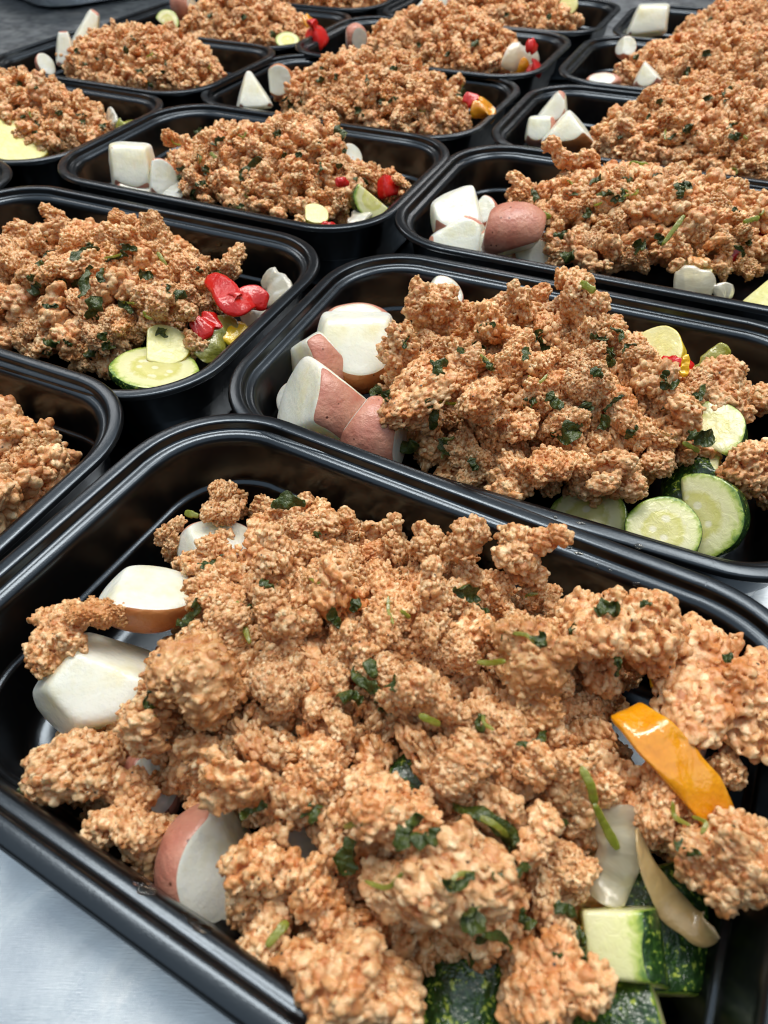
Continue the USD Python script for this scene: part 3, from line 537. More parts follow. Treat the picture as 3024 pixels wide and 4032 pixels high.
veg('zucchini_chunk', 1325, 2225, -22, 118, ZU, 'speckled green zucchini chunk at the bottom edge right of the middle', 'zucchini', (0, -.3, -.7), (1.25, 1.25, 1.25), [((-1, .1, .2), .9), ((1, .1, .1), .9)], (.9, .4, 0), 9, .06)
veg('zucchini_chunk', 890, 1690, -6, 55, ZU, 'small dark zucchini piece glinting through the meat in the middle of the nearest tray', 'zucchini', (0, 0, -.5), (1.2, 1.2, 1.2), [((-1, 0, .1), .9), ((1, 0, .1), .9)], (1, .3, 0), 10, .06)
veg('zucchini_chunk', 760, 1745, -6, 50, ZU, 'dark zucchini piece in a hollow of the meat left of the curled herb leaf', 'zucchini', (0, 0, -.5), (1.2, 1.2, 1.2), [((-1, 0, .1), .9), ((1, 0, .1), .9)], (.3, 1, 0), 13, .06)
piece('pepper_strip', strip([at(1350, 1530, 4/1000), at(1402, 1580, 6/1000), at(1468, 1648, 4/1000), at(1530, 1725, -1/1000), at(1572, 1800, -8/1000)], 10.5, 1.9, (.1, -.35, .9), .08, seed=3, rough=.07, taper=.75, n=48, m=28, wander=.12, wave=2.2, sq=.32), 'orange_pepper', 'glossy orange pepper strip at the right of the nearest tray', 'pepper')
piece('pepper_strip', strip([at(1405, 1475, -4/1000), at(1440, 1470, -4/1000), at(1470, 1500, -6/1000)], 6, 3, (0, -.5, .8), .2, seed=5), 'yellow_pepper', 'small yellow pepper end between the meat and the big round lump at the right edge', 'pepper')
piece('onion_piece', strip([at(1430, 1500, -3/1000), at(1480, 1550, -5/1000), at(1515, 1640, -10/1000)], 11, 1.4, (.5, -.4, .75), .35, seed=6, n=36, m=18, wave=1.5), 'red_onion', 'pinkish onion layer between the orange pepper and the big round meat lump', 'onion')
piece('onion_piece', strip([at(1350, 1740, -3/1000), at(1345, 1830, -8/1000), at(1320, 1890, -12/1000), at(1285, 1940, -14/1000)], 11, 1.1, (-.3, -.4, .85), .45, seed=7, n=40, m=18, wave=2.5, twist=40), 'onion', 'translucent onion piece hanging down right of the middle in the nearest tray', 'onion')
piece('onion_piece', strip([at(1375, 1790, -3/1000), at(1405, 1870, -8/1000), at(1455, 1955, -12/1000), at(1505, 2005, -12/1000), at(1550, 2018, -9/1000)], 7.2, .6, (.3, -.3, .9), .22, seed=8, n=54, m=20, wave=1.6, twist=110, taper=.12, rough=.2), 'browned_onion', 'long tan onion strip beside the right wall of the nearest tray', 'onion')
# --- tray with the half-moons
potato(768, 745, -1, 92, PB, 'big white potato half with brown skin below, left in the tray with the zucchini half-moons', 'potato', (0, 0, -.5), (1.2, 1.2, 1.1), [((.05, .34, .94), .16), ((.95, .1, .2), .80), ((0, .95, .25), .55), ((-.95, .25, .2), .80)], seed=21)
potato(772, 685, -5, 80, PO, 'flat white potato piece behind the big white potato half', 'potato', (0, -.2, -.3), (1.0, .6, .9), [((-.05, .6, .8), .1), ((0, 1, 0), .55)], seed=22)
potato(688, 795, -8, 82, PO, 'pink-skinned potato piece leaning behind the largest red-skinned wedge', 'potato', (-.1, .05, -.3), (1.05, 1.15, 1.0), [((-.86, -.25, .40), .34), ((.72, .68, .05), .70), ((-.5, .85, .05), .80)], seed=24)
potato(695, 890, -6, 105, PO, 'largest red-skinned potato wedge, front left in the tray with the zucchini half-moons', 'potato', (-.1, .05, -.35), (1.15, 1.15, 1.1), [((-.86, .27, .40), .44), ((-.35, -.85, .35), .52), ((.6, .78, .05), .78)], seed=26)
potato(808, 945, -10, 80, PO, 'smooth pink potato skin against the near rim beside the meat in the half-moon tray', 'potato', (0, 0, -.25), (1.05, 1.15, 1.0), [((.9, -.1, .3), .70), ((-.8, .6, .02), .78)], seed=27)
potato(955, 632, -2, 52, PO, 'white potato tip sticking out behind the meat of the half-moon tray', 'potato', (-.1, -.2, -.2), (1, .9, .9), [((.3, .5, .8), .1), ((-.8, .5, .2), .5)], seed=28)
potato(640, 865, -14, 45, PO, 'crumbled white potato scrap at the left end wall of the half-moon tray', 'potato', (0, 0, -.3), (1, 1, 1), [((-.5, .3, .8), .1)], seed=29)
moon(1548, 1118, -9, 98, 'large upright zucchini half-moon at the right edge, skin to the right', (-.22, .12, .97), (-1, -.12, .05), .62, (-.42, 0, 0), .28, seed=31)
moon(1432, 1127, -10, 78, 'yellowish zucchini half-moon left of the large upright one', (.15, .35, .92), (-.25, -1, 0), .62, (-.05, -.35, 0), .2, seed=32)
moon(1262, 1106, -19, 84, 'zucchini half-moon sticking out below the meat, leftmost of three', (-.2, .45, .87), (-.4, -1, .1), .55, (.1, -.35, 0), .16, seed=33)
veg('zucchini_chunk', 1490, 1072, -16, 62, ZU, 'dark green zucchini piece behind the half-moons at the right', 'zucchini', (0, 0, -.5), (1.1, 1.1, 1.1), [((-1, 0, .1), .9), ((1, 0, .1), .9)], (.6, .7, 0), 34, .06)
veg('zucchini_chunk', 1350, 1190, -30, 80, ZU, 'dark zucchini skin at the bottom of the tray under the half-moons', 'zucchini', (0, 0, -.5), (1.1, 1.1, 1.1), [((-1, 0, .1), .95), ((1, 0, .1), .95)], (.9, .2, 0), 35, .06)
moon(1535, 925, 0, 72, 'pale zucchini piece lying under the meat above the large half-moon', (-.1, .5, .85), (-.5, -1, 0), .5, (0, -.2, 0), .28, seed=36)
moon(1430, 752, -4, 62, 'pale zucchini piece leaning on the back wall of the half-moon tray', (-.3, .4, .85), (-.6, -.8, 0), .55, (-.2, -.3, 0), .28, seed=37, look=SQ)
piece('pepper_strip', strip([at(1428, 775, 3/1000), at(1460, 785, 5/1000), at(1500, 795, 3/1000)], 6, 4, (0, -.7, .7), .2, seed=9), 'red_pepper', 'small red pepper piece at the back right of the half-moon tray', 'pepper')
piece('pepper_strip', strip([at(1475, 815, 6/1000), at(1480, 790, 9/1000), at(1483, 765, 12/1000)], 3.4, 1.5, (0, -.8, .6), .1, seed=10, taper=.1), 'yellow_pepper', 'thin yellow pepper sliver standing before the red pepper piece', 'pepper')
piece('pepper_strip', strip([at(1508, 815, -2/1000), at(1535, 785, 3/1000), at(1572, 748, 8/1000)], 8, 1.8, (-.3, -.8, .5), .3, seed=11, n=30), 'green_pepper', 'olive green pepper strip sticking up before the back wall', 'pepper')
# --- left tray with the red pepper
piece('pepper_strip', strip([at(450, 597, 4/1000), at(480, 620, 5/1000), at(505, 655, 3/1000), at(540, 640, 1/1000), at(578, 655, -3/1000)], 10.5, 1.6, (.1, -.6, .8), .15, seed=12, rough=.10, n=48, m=24, wander=.4, wave=3.0, taper=.6, sq=.35), 'red_pepper', 'long red pepper strip at the right end of the left-hand tray', 'pepper')
piece('pepper_strip', strip([at(412, 708, -2/1000), at(440, 700, -2/1000), at(470, 685, -3/1000)], 10, 1.6, (0, -.6, .8), .15, seed=13, rough=.1, wave=2.5, sq=.35, n=34, m=18), 'red_pepper', 'deep red pepper piece behind the olive green pepper skin, left-hand tray', 'pepper')
piece('pepper_strip', strip([at(432, 775, -11/1000), at(460, 735, -8/1000), at(485, 705, -6/1000), at(510, 690, -6/1000)], 13, 1.2, (.3, -.6, .7), .35, seed=14, n=44, m=20, wave=3.5, rough=.3), 'green_pepper', 'wrinkled olive green pepper skin at the right rim of the left-hand tray', 'pepper')
piece('pepper_strip', strip([at(488, 740, -10/1000), at(510, 720, -9/1000), at(530, 700, -9/1000)], 10, 4, (.2, -.6, .7), .3, seed=15), 'yellow_pepper', 'bright yellow pepper piece tucked against the right rim of the left-hand tray', 'pepper')
piece('onion_piece', strip([at(570, 595, -4/1000), at(590, 615, -5/1000), at(600, 655, -9/1000)], 14, 2, (-.3, -.8, .5), .25, seed=16, n=30), 'onion', 'pale onion layer standing behind the long red pepper strip', 'onion')
piece('onion_piece', strip([at(520, 690, -9/1000), at(545, 680, -8/1000), at(565, 660, -8/1000)], 12, 2, (.2, -.7, .7), .25, seed=17), 'onion', 'white onion piece under the long red pepper strip', 'onion')
moon(355, 745, -6, 48, 'yellow squash piece with square edges under the meat, left-hand tray', (.05, .55, .83), (-1, .1, 0), .75, (0, -.2, 0), .3, look=SQ, seed=41, name='squash_slice', cat_='squash', r=1.1)
moon(338, 802, -9, 92, 'oval zucchini slice lying at the near right corner of the left-hand tray', (.02, .86, .5), (0, -.5, -.86), .8, (0, 0, 0), .12, seed=42)
# --- middle tray
potato(284, 366, 2, 52, PO, 'white potato cube standing at the left end of the middle tray', 'potato', (.1, 0, -.6), (1.3, 1.25, 1.2), [((-.1, .2, .97), .3), ((-1, .05, .1), .75), ((.95, 0, .3), .72), ((0, .97, .2), .85), ((0, -1, .1), .8)], seed=51)
potato(305, 412, -8, 45, PO, 'peeled potato piece with pink skin below the white potato cube', 'potato', (0, 0, -.3), (1.2, .8, 1), [((.1, .6, .75), .2)], seed=52)
potato(348, 390, -2, 36, PO, 'white potato wedge against the meat right of the white potato cube', 'potato', (0, 0, -.3), (1, 1.2, 1), [((.3, .2, .93), .2), ((-.9, .2, .1), .6)], seed=53)
potato(372, 415, -8, 28, PO, 'small white potato tip at the near rim of the middle tray', 'potato', (0, 0, -.3), (1, 1, 1), [((.1, .5, .86), .2)], seed=54)
potato(757, 338, 0, 26, PO, 'pale potato corner showing right of the meat peak in the middle tray', 'potato', (0, 0, -.3), (1, 1, 1), [((.5, .5, .7), .2)], seed=55)
moon(792, 440, -4, 42, 'pale zucchini wedge with dark rind at the right end of the middle tray', (.35, .2, .92), (.6, .8, 0), .5, (.25, .2, 0), .3, seed=56)
piece('pepper_strip', strip([at(815, 403, -2/1000), at(835, 400, 0), at(858, 396, -2/1000)], 12, 5, (0, -.8, .6), .2, seed=18), 'red_pepper', 'glossy red pepper piece beside the zucchini wedge in the middle tray', 'pepper')
piece('pepper_strip', strip([at(685, 494, -7/1000), at(705, 494, -6/1000), at(728, 497, -8/1000)], 7, 4, (0, -.8, .6), .2, seed=19), 'red_pepper', 'small red pepper tip at the near rim of the middle tray', 'pepper')
piece('pepper_strip', strip([at(725, 395, 8/1000), at(740, 392, 9/1000), at(752, 396, 7/1000)], 5, 3, (0, -.8, .6), .2, seed=20), 'red_pepper', 'red pepper fleck lying on the meat of the middle tray', 'pepper')
piece('onion_piece', strip([at(762, 490, -9/1000), at(775, 470, -7/1000), at(785, 450, -6/1000)], 11, 2, (-.2, -.8, .6), .25, seed=21), 'onion', 'translucent onion piece below the zucchini wedge', 'onion')
moon(682, 468, -3, 28, 'small squash piece half under the meat near the rim of the middle tray', (.1, .7, .7), (-1, 0, 0), .8, (0, 0, 0), .35, look=SQ, seed=57, name='squash_slice', cat_='squash')
# --- right tray with the round potato half
potato(988, 458, 2, 64, PO, 'tall white potato wedge with pink skin below at the back left of its cluster', 'potato', (0, 0, -.4), (1.0, 1.1, 1), [((.08, .62, .78), .08), ((-.35, .9, .2), .5), ((.9, .3, .1), .7), ((-.95, -.1, .2), .8)], seed=61)
potato(1110, 503, 2, 76, PO, 'round red potato half with its wrinkled skin up, right of the white wedges', 'potato', (0, 0, -.1), (1.05, .80, .9), [((.25, -.85, .1), .50), ((.9, -.3, -.1), .72), ((-.95, .2, 0), .82)], seed=62)
potato(988, 520, -6, 66, PO, 'broad white potato wedge at the front left of the tray with the round potato half', 'potato', (.1, -.2, -.5), (1.1, 1.0, 1), [((-.1, .35, .93), .1), ((.9, .15, .3), .75), ((-.5, .85, .1), .55)], seed=63)
potato(1066, 540, -9, 55, PO, 'white potato wedge in front of the round red potato half', 'potato', (0, -.2, -.4), (1, 1, 1), [((.15, .4, .9), .12), ((.55, .85, .1), .45), ((-.95, .3, .1), .72)], seed=64)
potato(1150, 555, -10, 42, PO, 'white potato face right of the round red potato half by the rim', 'potato', (0, 0, -.4), (1.1, .9, 1), [((.1, .35, .93), .15)], seed=65)
potato(1040, 462, -2, 38, PO, 'pale potato slice squeezed behind the round red potato half', 'potato', (0, 0, -.4), (1, 1, 1), [((-.2, .5, .85), .15), ((-.8, .6, .1), .5)], seed=66)
piece('onion_piece', strip([at(1455, 615, -4/1000), at(1495, 610, -2/1000), at(1545, 620, -4/1000)], 16, 2.5, (0, -.75, .65), .2, seed=22, n=30), 'onion', 'wide glistening onion piece at the near rim of the tray with the round potato half', 'onion')
piece('onion_piece', strip([at(1545, 640, -7/1000), at(1565, 628, -5/1000), at(1585, 635, -7/1000)], 11, 3, (0, -.75, .65), .2, seed=23), 'onion', 'small white onion piece right of the wide glistening one', 'onion')
moon(1500, 590, -3, 34, 'pale squash chunk under the meat behind the glistening onion', (.1, .7, .7), (-1, 0, 0), .8, (0, 0, 0), .4, look=SQ, seed=67, name='squash_slice', cat_='squash')
moon(1655, 640, -6, 50, 'yellow squash piece at the right edge of the photo', (-.3, .6, .74), (-.7, .7, 0), .5, (.2, -.2, 0), .35, look=SQ, seed=68, name='squash_slice', cat_='squash')
piece('pepper_strip', strip([at(1622, 530, 0), at(1645, 522, 1/1000), at(1675, 520, 0)], 13, 4, (0, -.75, .65), .2, seed=24), 'red_pepper', 'red pepper piece at the right edge above the yellow squash', 'pepper')
piece('pepper_strip', strip([at(1575, 560, 0), at(1590, 552, 1/1000), at(1608, 556, 0)], 9, 4, (0, -.75, .65), .2, seed=25), 'red_pepper', 'dark red pepper bit left of the red pepper at the right edge', 'pepper')
# --- trays farther back
moon(28, 312, -4, 62, 'yellow squash slab at the left edge beside the olive pepper', (.1, .8, .6), (.2, -.9, 0), .6, (0, -.2, 0), .25, look=SQ, seed=71, name='squash_slice', cat_='squash', r=1.1)
piece('pepper_strip', strip([at(75, 305, -6/1000), at(110, 303, -5/1000), at(152, 312, -8/1000)], 16, 3, (0, -.75, .65), .3, seed=26, n=30), 'green_pepper', 'olive green pepper strip beside the yellow squash slab at the left edge', 'pepper')
piece('onion_piece', strip([at(232, 240, 0), at(240, 255, -2/1000), at(246, 275, -6/1000)], 9, 2, (-.5, -.75, .4), .2, seed=27), 'onion', 'thin upright onion sliver at the right end of the tray at the left edge', 'onion')
piece('pepper_strip', strip([at(250, 275, -6/1000), at(268, 268, -4/1000), at(285, 262, -6/1000)], 12, 2.5, (-.2, -.75, .6), .3, seed=28), 'green_pepper', 'dull green pepper piece behind the upright onion sliver', 'pepper')
potato(142, 112, 6, 26, PO, 'white potato wedge, middle one of three in the tray beside the bare counter', 'potato', (.1, 0, -.5), (1.3, 1.5, 1.2), [((-.3, .3, .9), .2), ((.9, .1, .1), .6), ((-.92, .3, .1), .6), ((.2, -.95, .1), .8)], seed=72)
potato(188, 82, 10, 36, PO, 'tall flat potato slab leaning on the meat in the tray beside the bare counter', 'potato', (.2, 0, -.5), (1.3, 1.5, 1.2), [((-.2, .3, .93), .2), ((-.75, .66, .1), .5), ((.85, -.3, .1), .5), ((-.3, -.95, .1), .85)], seed=73)
potato(98, 142, -2, 20, PO, 'small pink and white potato tip at the left corner beside the bare counter', 'potato', (0, 0, -.3), (1, 1.2, 1), [((.4, .4, .8), .1)], seed=74)
potato(545, 206, 2, 34, PO, 'white potato block at the left end of the tray in the upper middle', 'potato', (0, 0, -.5), (1.4, 1.35, 1.3), [((.1, .4, .9), .2), ((-.85, .35, .1), .66), ((.8, .55, .1), .70), ((.05, -.98, .1), .7)], seed=75)
potato(604, 168, 8, 32, PB, 'potato slice with yellowish face standing behind the white block, upper middle', 'potato', (0, -.2, -.3), (1, 1.0, 1), [((-.2, .1, .97), .15), ((-1, 0, .1), .7)], seed=76)
piece('pepper_strip', strip([at(1040, 255, -3/1000), at(1048, 238, 3/1000), at(1062, 228, 2/1000)], 19, 6, (.2, -.8, .5), .3, seed=29, n=30), 'orange_pepper', 'shiny orange pepper piece at the right rim of the upper middle tray', 'pepper')
piece('pepper_strip', strip([at(1002, 208, 6/1000), at(1020, 215, 5/1000), at(1030, 228, 2/1000)], 12, 5, (.1, -.8, .5), .2, seed=30), 'red_pepper', 'dark red pepper piece left of the shiny orange one', 'pepper')
piece('pepper_strip', strip([at(975, 178, 2/1000), at(990, 180, 2/1000), at(998, 188, 0)], 10, 3, (.1, -.8, .5), .2, seed=31), 'green_pepper', 'green pepper piece behind the meat at the right of the upper middle tray', 'pepper')
potato(1222, 286, 2, 54, PB, 'broad white potato wedge with a brown skin edge over the front left rim', 'potato', (.1, 0, -.6), (1.15, .85, 1), [((-.1, .35, .93), .2), ((.7, .7, .1), .55), ((-.7, .6, .1), .45)], seed=77)
potato(1165, 280, -2, 36, PO, 'white potato piece to the left of the broad wedge with the brown edge', 'potato', (0, 0, -.5), (1.0, 1.0, 1), [((-.1, .3, .95), .2), ((-.95, .1, .1), .7), ((0, .95, .1), .65)], seed=78)
potato(1195, 238, 5, 38, PO, 'white potato point standing behind the broad wedge with the brown edge', 'potato', (0, -.1, -.5), (1, 1.1, 1), [((-.2, .3, .93), .2), ((-.75, .6, .1), .42), ((.9, .2, .1), .7)], seed=79)
piece('pepper_strip', strip([at(1108, 156, -6/1000), at(1125, 144, -2/1000), at(1140, 130, 2/1000)], 20, 4, (.2, -.8, .5), .3, seed=32, n=30), 'orange_pepper', 'orange pepper strip at the right rim of a tray near the top', 'pepper')
piece('pepper_strip', strip([at(1138, 152, -4/1000), at(1155, 147, -1/1000), at(1168, 143, -3/1000)], 15, 5, (.2, -.8, .5), .2, seed=33), 'red_pepper', 'red pepper piece right of the orange strip near the top', 'pepper')
piece('pepper_strip', strip([at(1135, 100, 12/1000), at(1148, 98, 13/1000), at(1160, 104, 10/1000)], 11, 4, (.2, -.8, .5), .2, seed=34), 'red_pepper', 'red pepper chip sitting on white onion near the top', 'pepper')
piece('onion_piece', strip([at(1095, 105, 9/1000), at(1120, 120, 5/1000), at(1165, 128, 0)], 22, 3, (.2, -.8, .5), .3, seed=35, n=30), 'onion', 'white onion layer under the red pepper chip near the top', 'onion')
potato(768, 76, 10, 27, PO, 'pink-skinned potato piece at the left of a heap near the top', 'potato', (0, -.2, -.2), (.95, 1.0, 1), [((.5, -.1, .8), .5), ((-1, 0, .1), .75)], seed=80)
potato(1352, 104, 10, 22, PO, 'small pink-edged white potato piece perched on the meat, upper right', 'potato', (0, 0, -.4), (1, 1, 1), [((.35, .5, .8), .15), ((-.6, .3, .6), .35)], seed=81)
potato(1398, 168, 6, 30, PO, 'pale potato piece leaning on the meat, lower of two at upper right', 'potato', (0, 0, -.5), (1, 1.2, 1), [((-.1, .3, .95), .2), ((.6, .75, .1), .5), ((-.8, .3, .1), .65)], seed=82)
potato(1302, 176, -3, 34, PO, 'flat white potato slice low behind the rim at upper right', 'potato', (0, 0, -.4), (1.1, .5, 1), [((-.05, .8, .6), .2)], seed=83)
potato(398, 12, 10, 30, PO, 'pink potato end at the left of the heap on the top edge', 'potato', (0, 0, 0), (1, 1, 1), [((.7, 0, .3), .6)], seed=84)
piece('pepper_strip', strip([at(660, 78, 0), at(680, 72, 4/1000), at(703, 66, 2/1000)], 22, 7, (.1, -.8, .5), .3, seed=36, n=30), 'red_pepper', 'shiny bright red pepper piece close to the top edge', 'pepper')
piece('pepper_strip', strip([at(655, 48, 8/1000), at(666, 44, 9/1000), at(676, 46, 7/1000)], 15, 4, (.1, -.8, .5), .2, seed=37), 'orange_pepper', 'orange pepper bit behind the shiny bright red piece', 'pepper')
moon(365, 45, 6, 24, 'light green zucchini piece between two heaps near the top left', (-.1, .5, .85), (-.6, -.7, 0), .6, (-.1, -.2, 0), .3, seed=85)
moon(622, 92, -4, 26, 'pale zucchini piece at the near rim below the shiny bright red pepper', (0, .8, .6), (0, -1, 0), .6, (0, -.2, 0), .3, seed=86)
potato(936, 14, 10, 42, PO, 'large white potato face at the top edge left of the middle heap', 'potato', (.1, 0, -.5), (1.1, .9, 1), [((-.2, .3, .93), .2), ((-.6, .75, .1), .5)], seed=87)
potato(1402, 42, 6, 42, PO, 'large white potato block in the top right tray', 'potato', (0, 0, -.6), (1.5, 1.4, 1.3), [((0, .25, .97), .25), ((-.9, .3, .1), .72), ((0, .97, .1), .55), ((.1, -.98, .1), .62), ((.95, .1, .1), .85)], seed=88)
moon(1228, 12, 6, 20, 'pale squash bit on the meat at the top edge', (0, .4, .9), (0, -1, 0), .7, (0, 0, 0), .3, look=SQ, seed=89, name='squash_slice', cat_='squash')

# ------------------------------------------------------------------ herbs
def herb(t, pts, w, lift, label, seed, leaf=True, group=None):
    Q = [surf(t, px, py, lift / 1000) for px, py in pts]
    for i in range(1, len(Q)):                   # keep neighbouring points of one blade at about one depth
        a, b = np.linalg.norm(Q[i - 1] - CAM), np.linalg.norm(Q[i] - CAM)
        if abs(b - a) > .004: Q[i] = CAM + (Q[i] - CAM) * ((a + math.copysign(.004, b - a)) / b)
    if len(Q) == 2: Q = [Q[0], (Q[0] + Q[1]) / 2 + (CAM - Q[0]) / np.linalg.norm(CAM - Q[0]) * .0006, Q[1]]
    f = CAM - Q[0]; f /= np.linalg.norm(f)
    m = strip(Q, w * (1.0 if leaf else .75), .3 if leaf else w * .5, f, (.35, -.5, .15)[seed % 3] if leaf else 0, n=34, seed=seed, rough=.30 if leaf else .08, twist=(150, -110, 70)[seed % 3] if leaf else 0, taper=.08 if leaf else .3, m=16, wander=.75 if leaf else .25, wave=2.2 if leaf else 0)
    piece('herb_sprig', m, 'herb_leaf' if leaf else 'herb_stem', label, 'herb', group)
herb('A', [(585, 1092), (620, 1082), (660, 1088)], 5.0, 1.2, 'dark wilted leaf on the far edge of the meat in the nearest tray', 101)
herb('A', [(655, 1255), (690, 1262), (715, 1255)], 3.6, 1.0, 'small wilted leaf left of the middle on the nearest meat heap', 102)
herb('A', [(985, 1268), (1010, 1275), (1030, 1300)], 4.2, 1.0, 'dark leaf bent over a lump at the upper middle of the nearest meat heap', 103)
herb('A', [(512, 1298), (525, 1345), (540, 1390)], 2.0, 1.2, 'upright pale green stem on the left of the nearest meat heap', 104, False)
herb('A', [(865, 1318), (885, 1335)], 1.6, 1.0, 'short green stem bit on top of the nearest meat heap', 105, False)
herb('A', [(1030, 1430), (1060, 1432), (1092, 1428)], 1.9, 1.0, 'level green stem lying before the orange-browned meat lump', 106, False)
herb('A', [(1285, 1310), (1315, 1312), (1340, 1322)], 5.0, 1.2, 'glossy dark leaf on the upper right lump of the nearest heap', 107)
herb('A', [(1385, 1295), (1405, 1308)], 3.6, 1.0, 'leaf scrap at the far right crest of the nearest heap', 108)
herb('A', [(1165, 1370), (1168, 1400)], 3.2, 1.0, 'thin dark leaf standing between lumps right of the middle, nearest heap', 109)
herb('A', [(1240, 1350), (1250, 1380)], 3.4, 1.0, 'dark leaf scrap below the glossy leaf on the nearest heap', 110)
herb('A', [(978, 1742), (1040, 1755), (1090, 1795), (1102, 1830), (1085, 1870)], 3.8, 2.0, 'long dark leaf curling round a lump in the front of the nearest heap', 111)
herb('A', [(1035, 1765), (1070, 1782), (1098, 1808)], 1.9, 2.8, 'yellow-green stem inside the long curled leaf', 112, False)
herb('A', [(1085, 1870), (1050, 1895), (1000, 1905)], 5.0, 1.6, 'broad tip of the curled leaf spread on the front lump', 113)
herb('A', [(860, 1840), (875, 1800), (915, 1765)], 4.0, 1.6, 'dark leaf lying along the left of the front lump with the curled leaf', 114)
herb('A', [(735, 1890), (750, 1850), (770, 1820)], 4.6, 1.0, 'wet dark leaf in the hollow left of the front lump', 115)
herb('A', [(745, 1788), (765, 1780), (785, 1778)], 1.8, 1.6, 'short yellow-green stem over the hollow in the nearest heap', 116, False)
herb('A', [(655, 1720), (670, 1745), (678, 1775)], 4.0, 1.0, 'dark wet leaf right above the red-skinned potato', 117)
herb('A', [(1255, 1655), (1275, 1695), (1285, 1740)], 2.6, 1.4, 'split pale green stem above the onion at the right of the nearest heap', 118, False)
herb('A', [(1283, 1735), (1310, 1790), (1335, 1835)], 2.6, 1.6, 'pale green stem pointing down at the translucent onion', 119, False)
herb('A', [(575, 2045), (600, 2015), (622, 1990)], 2.4, 1.4, 'bright green stem near the front rim of the nearest tray', 120, False)
herb('A', [(1575, 1790), (1590, 1815)], 3.0, 1.0, 'dark leaf scrap on the meat lump at the right end below the pepper', 121)
herb('A', [(1560, 1418), (1582, 1425)], 3.0, 1.0, 'dark leaf scrap on the crown of the big round lump', 122)
herb('A', [(730, 1500), (760, 1505), (775, 1520)], 4.0, 1.0, 'dark leaf bit in the centre of the nearest heap', 123)
herb('A', [(850, 1470), (860, 1500)], 3.2, 1.0, 'green leaf bit right of the centre of the nearest heap', 124)
herb('A', [(905, 1545), (950, 1565)], 2.2, 1.0, 'yellow-green stem bit below the centre of the nearest heap', 125, False)
herb('A', [(1130, 1960), (1140, 2010)], 5.0, 1.0, 'wet dark leaf beside the front lumps above the zucchini', 126)
herb('A', [(1000, 1975), (1040, 1995)], 4.4, 1.0, 'dull green leaf on the front lumps above the dark zucchini', 127)
herb('A', [(1245, 2040), (1265, 2075)], 2.6, 1.0, 'small pointed leaf on the pale zucchini cube', 128)
herb('A', [(25, 1712), (45, 1708), (72, 1702)], 3.4, 0, 'green leaf bit stuck to the left wall of the nearest tray', 129)
herb('A', [(400, 1108), (430, 1115)], 3.0, 1.0, 'shiny green stem end over the pale potato at the back left', 130, False)
herb('B', [(925, 860), (938, 890), (930, 930)], 4.6, 1.0, 'dark leaf wrapped round a lump beside the pink potato skin', 131)
herb('B', [(855, 945), (880, 965), (905, 960)], 6.0, 1.0, 'dark leaf mass at the near left foot of the meat, half-moon tray', 132)
herb('B', [(1135, 875), (1160, 865)], 4.4, 1.2, 'black-green leaf on the large smooth lump in the half-moon tray', 133)
herb('B', [(1260, 870), (1270, 905)], 4.6, 1.0, 'upper of two wet leaves right of the middle, half-moon tray', 134)
herb('B', [(1290, 920), (1320, 905)], 6.0, 1.0, 'broad wet leaf right of the middle, half-moon tray', 135)
herb('B', [(1190, 935), (1225, 940), (1255, 930)], 4.6, 1.0, 'wet olive leaf under the large smooth lump, half-moon tray', 136)
herb('B', [(1045, 775), (1065, 800)], 2.8, 1.0, 'thin dark leaf left of the middle, half-moon tray', 137)
herb('B', [(935, 785), (965, 790)], 4.0, 1.0, 'olive leaf bit on the left of the meat, half-moon tray', 138)
herb('B', [(1500, 940), (1545, 950)], 6.0, 1.0, 'dark leaf before the pale zucchini piece, half-moon tray', 139)
herb('B', [(1475, 955), (1510, 975)], 2.4, 1.4, 'yellow-green stem before the pale zucchini piece', 140, False)
herb('B', [(1465, 865), (1500, 890)], 4.0, 1.0, 'wet leaf at the edge of the pale zucchini piece', 141)
herb('B', [(1255, 610), (1285, 630)], 3.6, 1.0, 'yellowish leaf shred by the highest crumble of the half-moon tray', 142, False)
herb('B', [(830, 715), (850, 708)], 3.2, 1.0, 'tiny leaf at the seam of potato and meat in the half-moon tray', 143)
for i, (t, pts, w, leaf) in enumerate([('C', [(170,645),(185,600),(200,575)],5,1), ('C', [(190,690),(205,660),(215,640)],5.5,1), ('C', [(150,560),(185,550),(215,535)],4.6,1), ('C', [(60,630),(90,615)],4.4,1), ('C', [(300,590),(330,600)],4.6,1), ('C', [(340,545),(360,575)],2.6,0), ('C', [(375,635),(400,645)],5,1), ('C', [(100,545),(115,570)],4,1), ('C', [(95,520),(110,505)],3.4,1), ('C', [(180,760),(215,755)],6,1), ('C', [(340,710),(365,725)],3.6,1), ('C', [(215,610),(225,580)],3.5,1)]):
    herb(t, pts, w, 1.0, ['dark leaf with long tail down the centre of the left-hand heap', 'drooping wilted leaf at the middle of the left-hand heap', 'long thin leaf across the left-hand heap', 'leaf scrap near the left edge on the left-hand heap', 'leaf fold right of the centre, left-hand heap', 'yellow-green stem arching on the left-hand heap', 'small glossy leaf left of the red pepper strip', 'short dark leaf upright on the left-hand heap', 'leaf shred near the crest of the left-hand heap', 'dark leaf under the meat at the near rim, left-hand tray', 'leaf bit above the yellow squash piece', 'thin leaf curl at the middle of the left-hand heap'][i], 150 + i, bool(leaf))
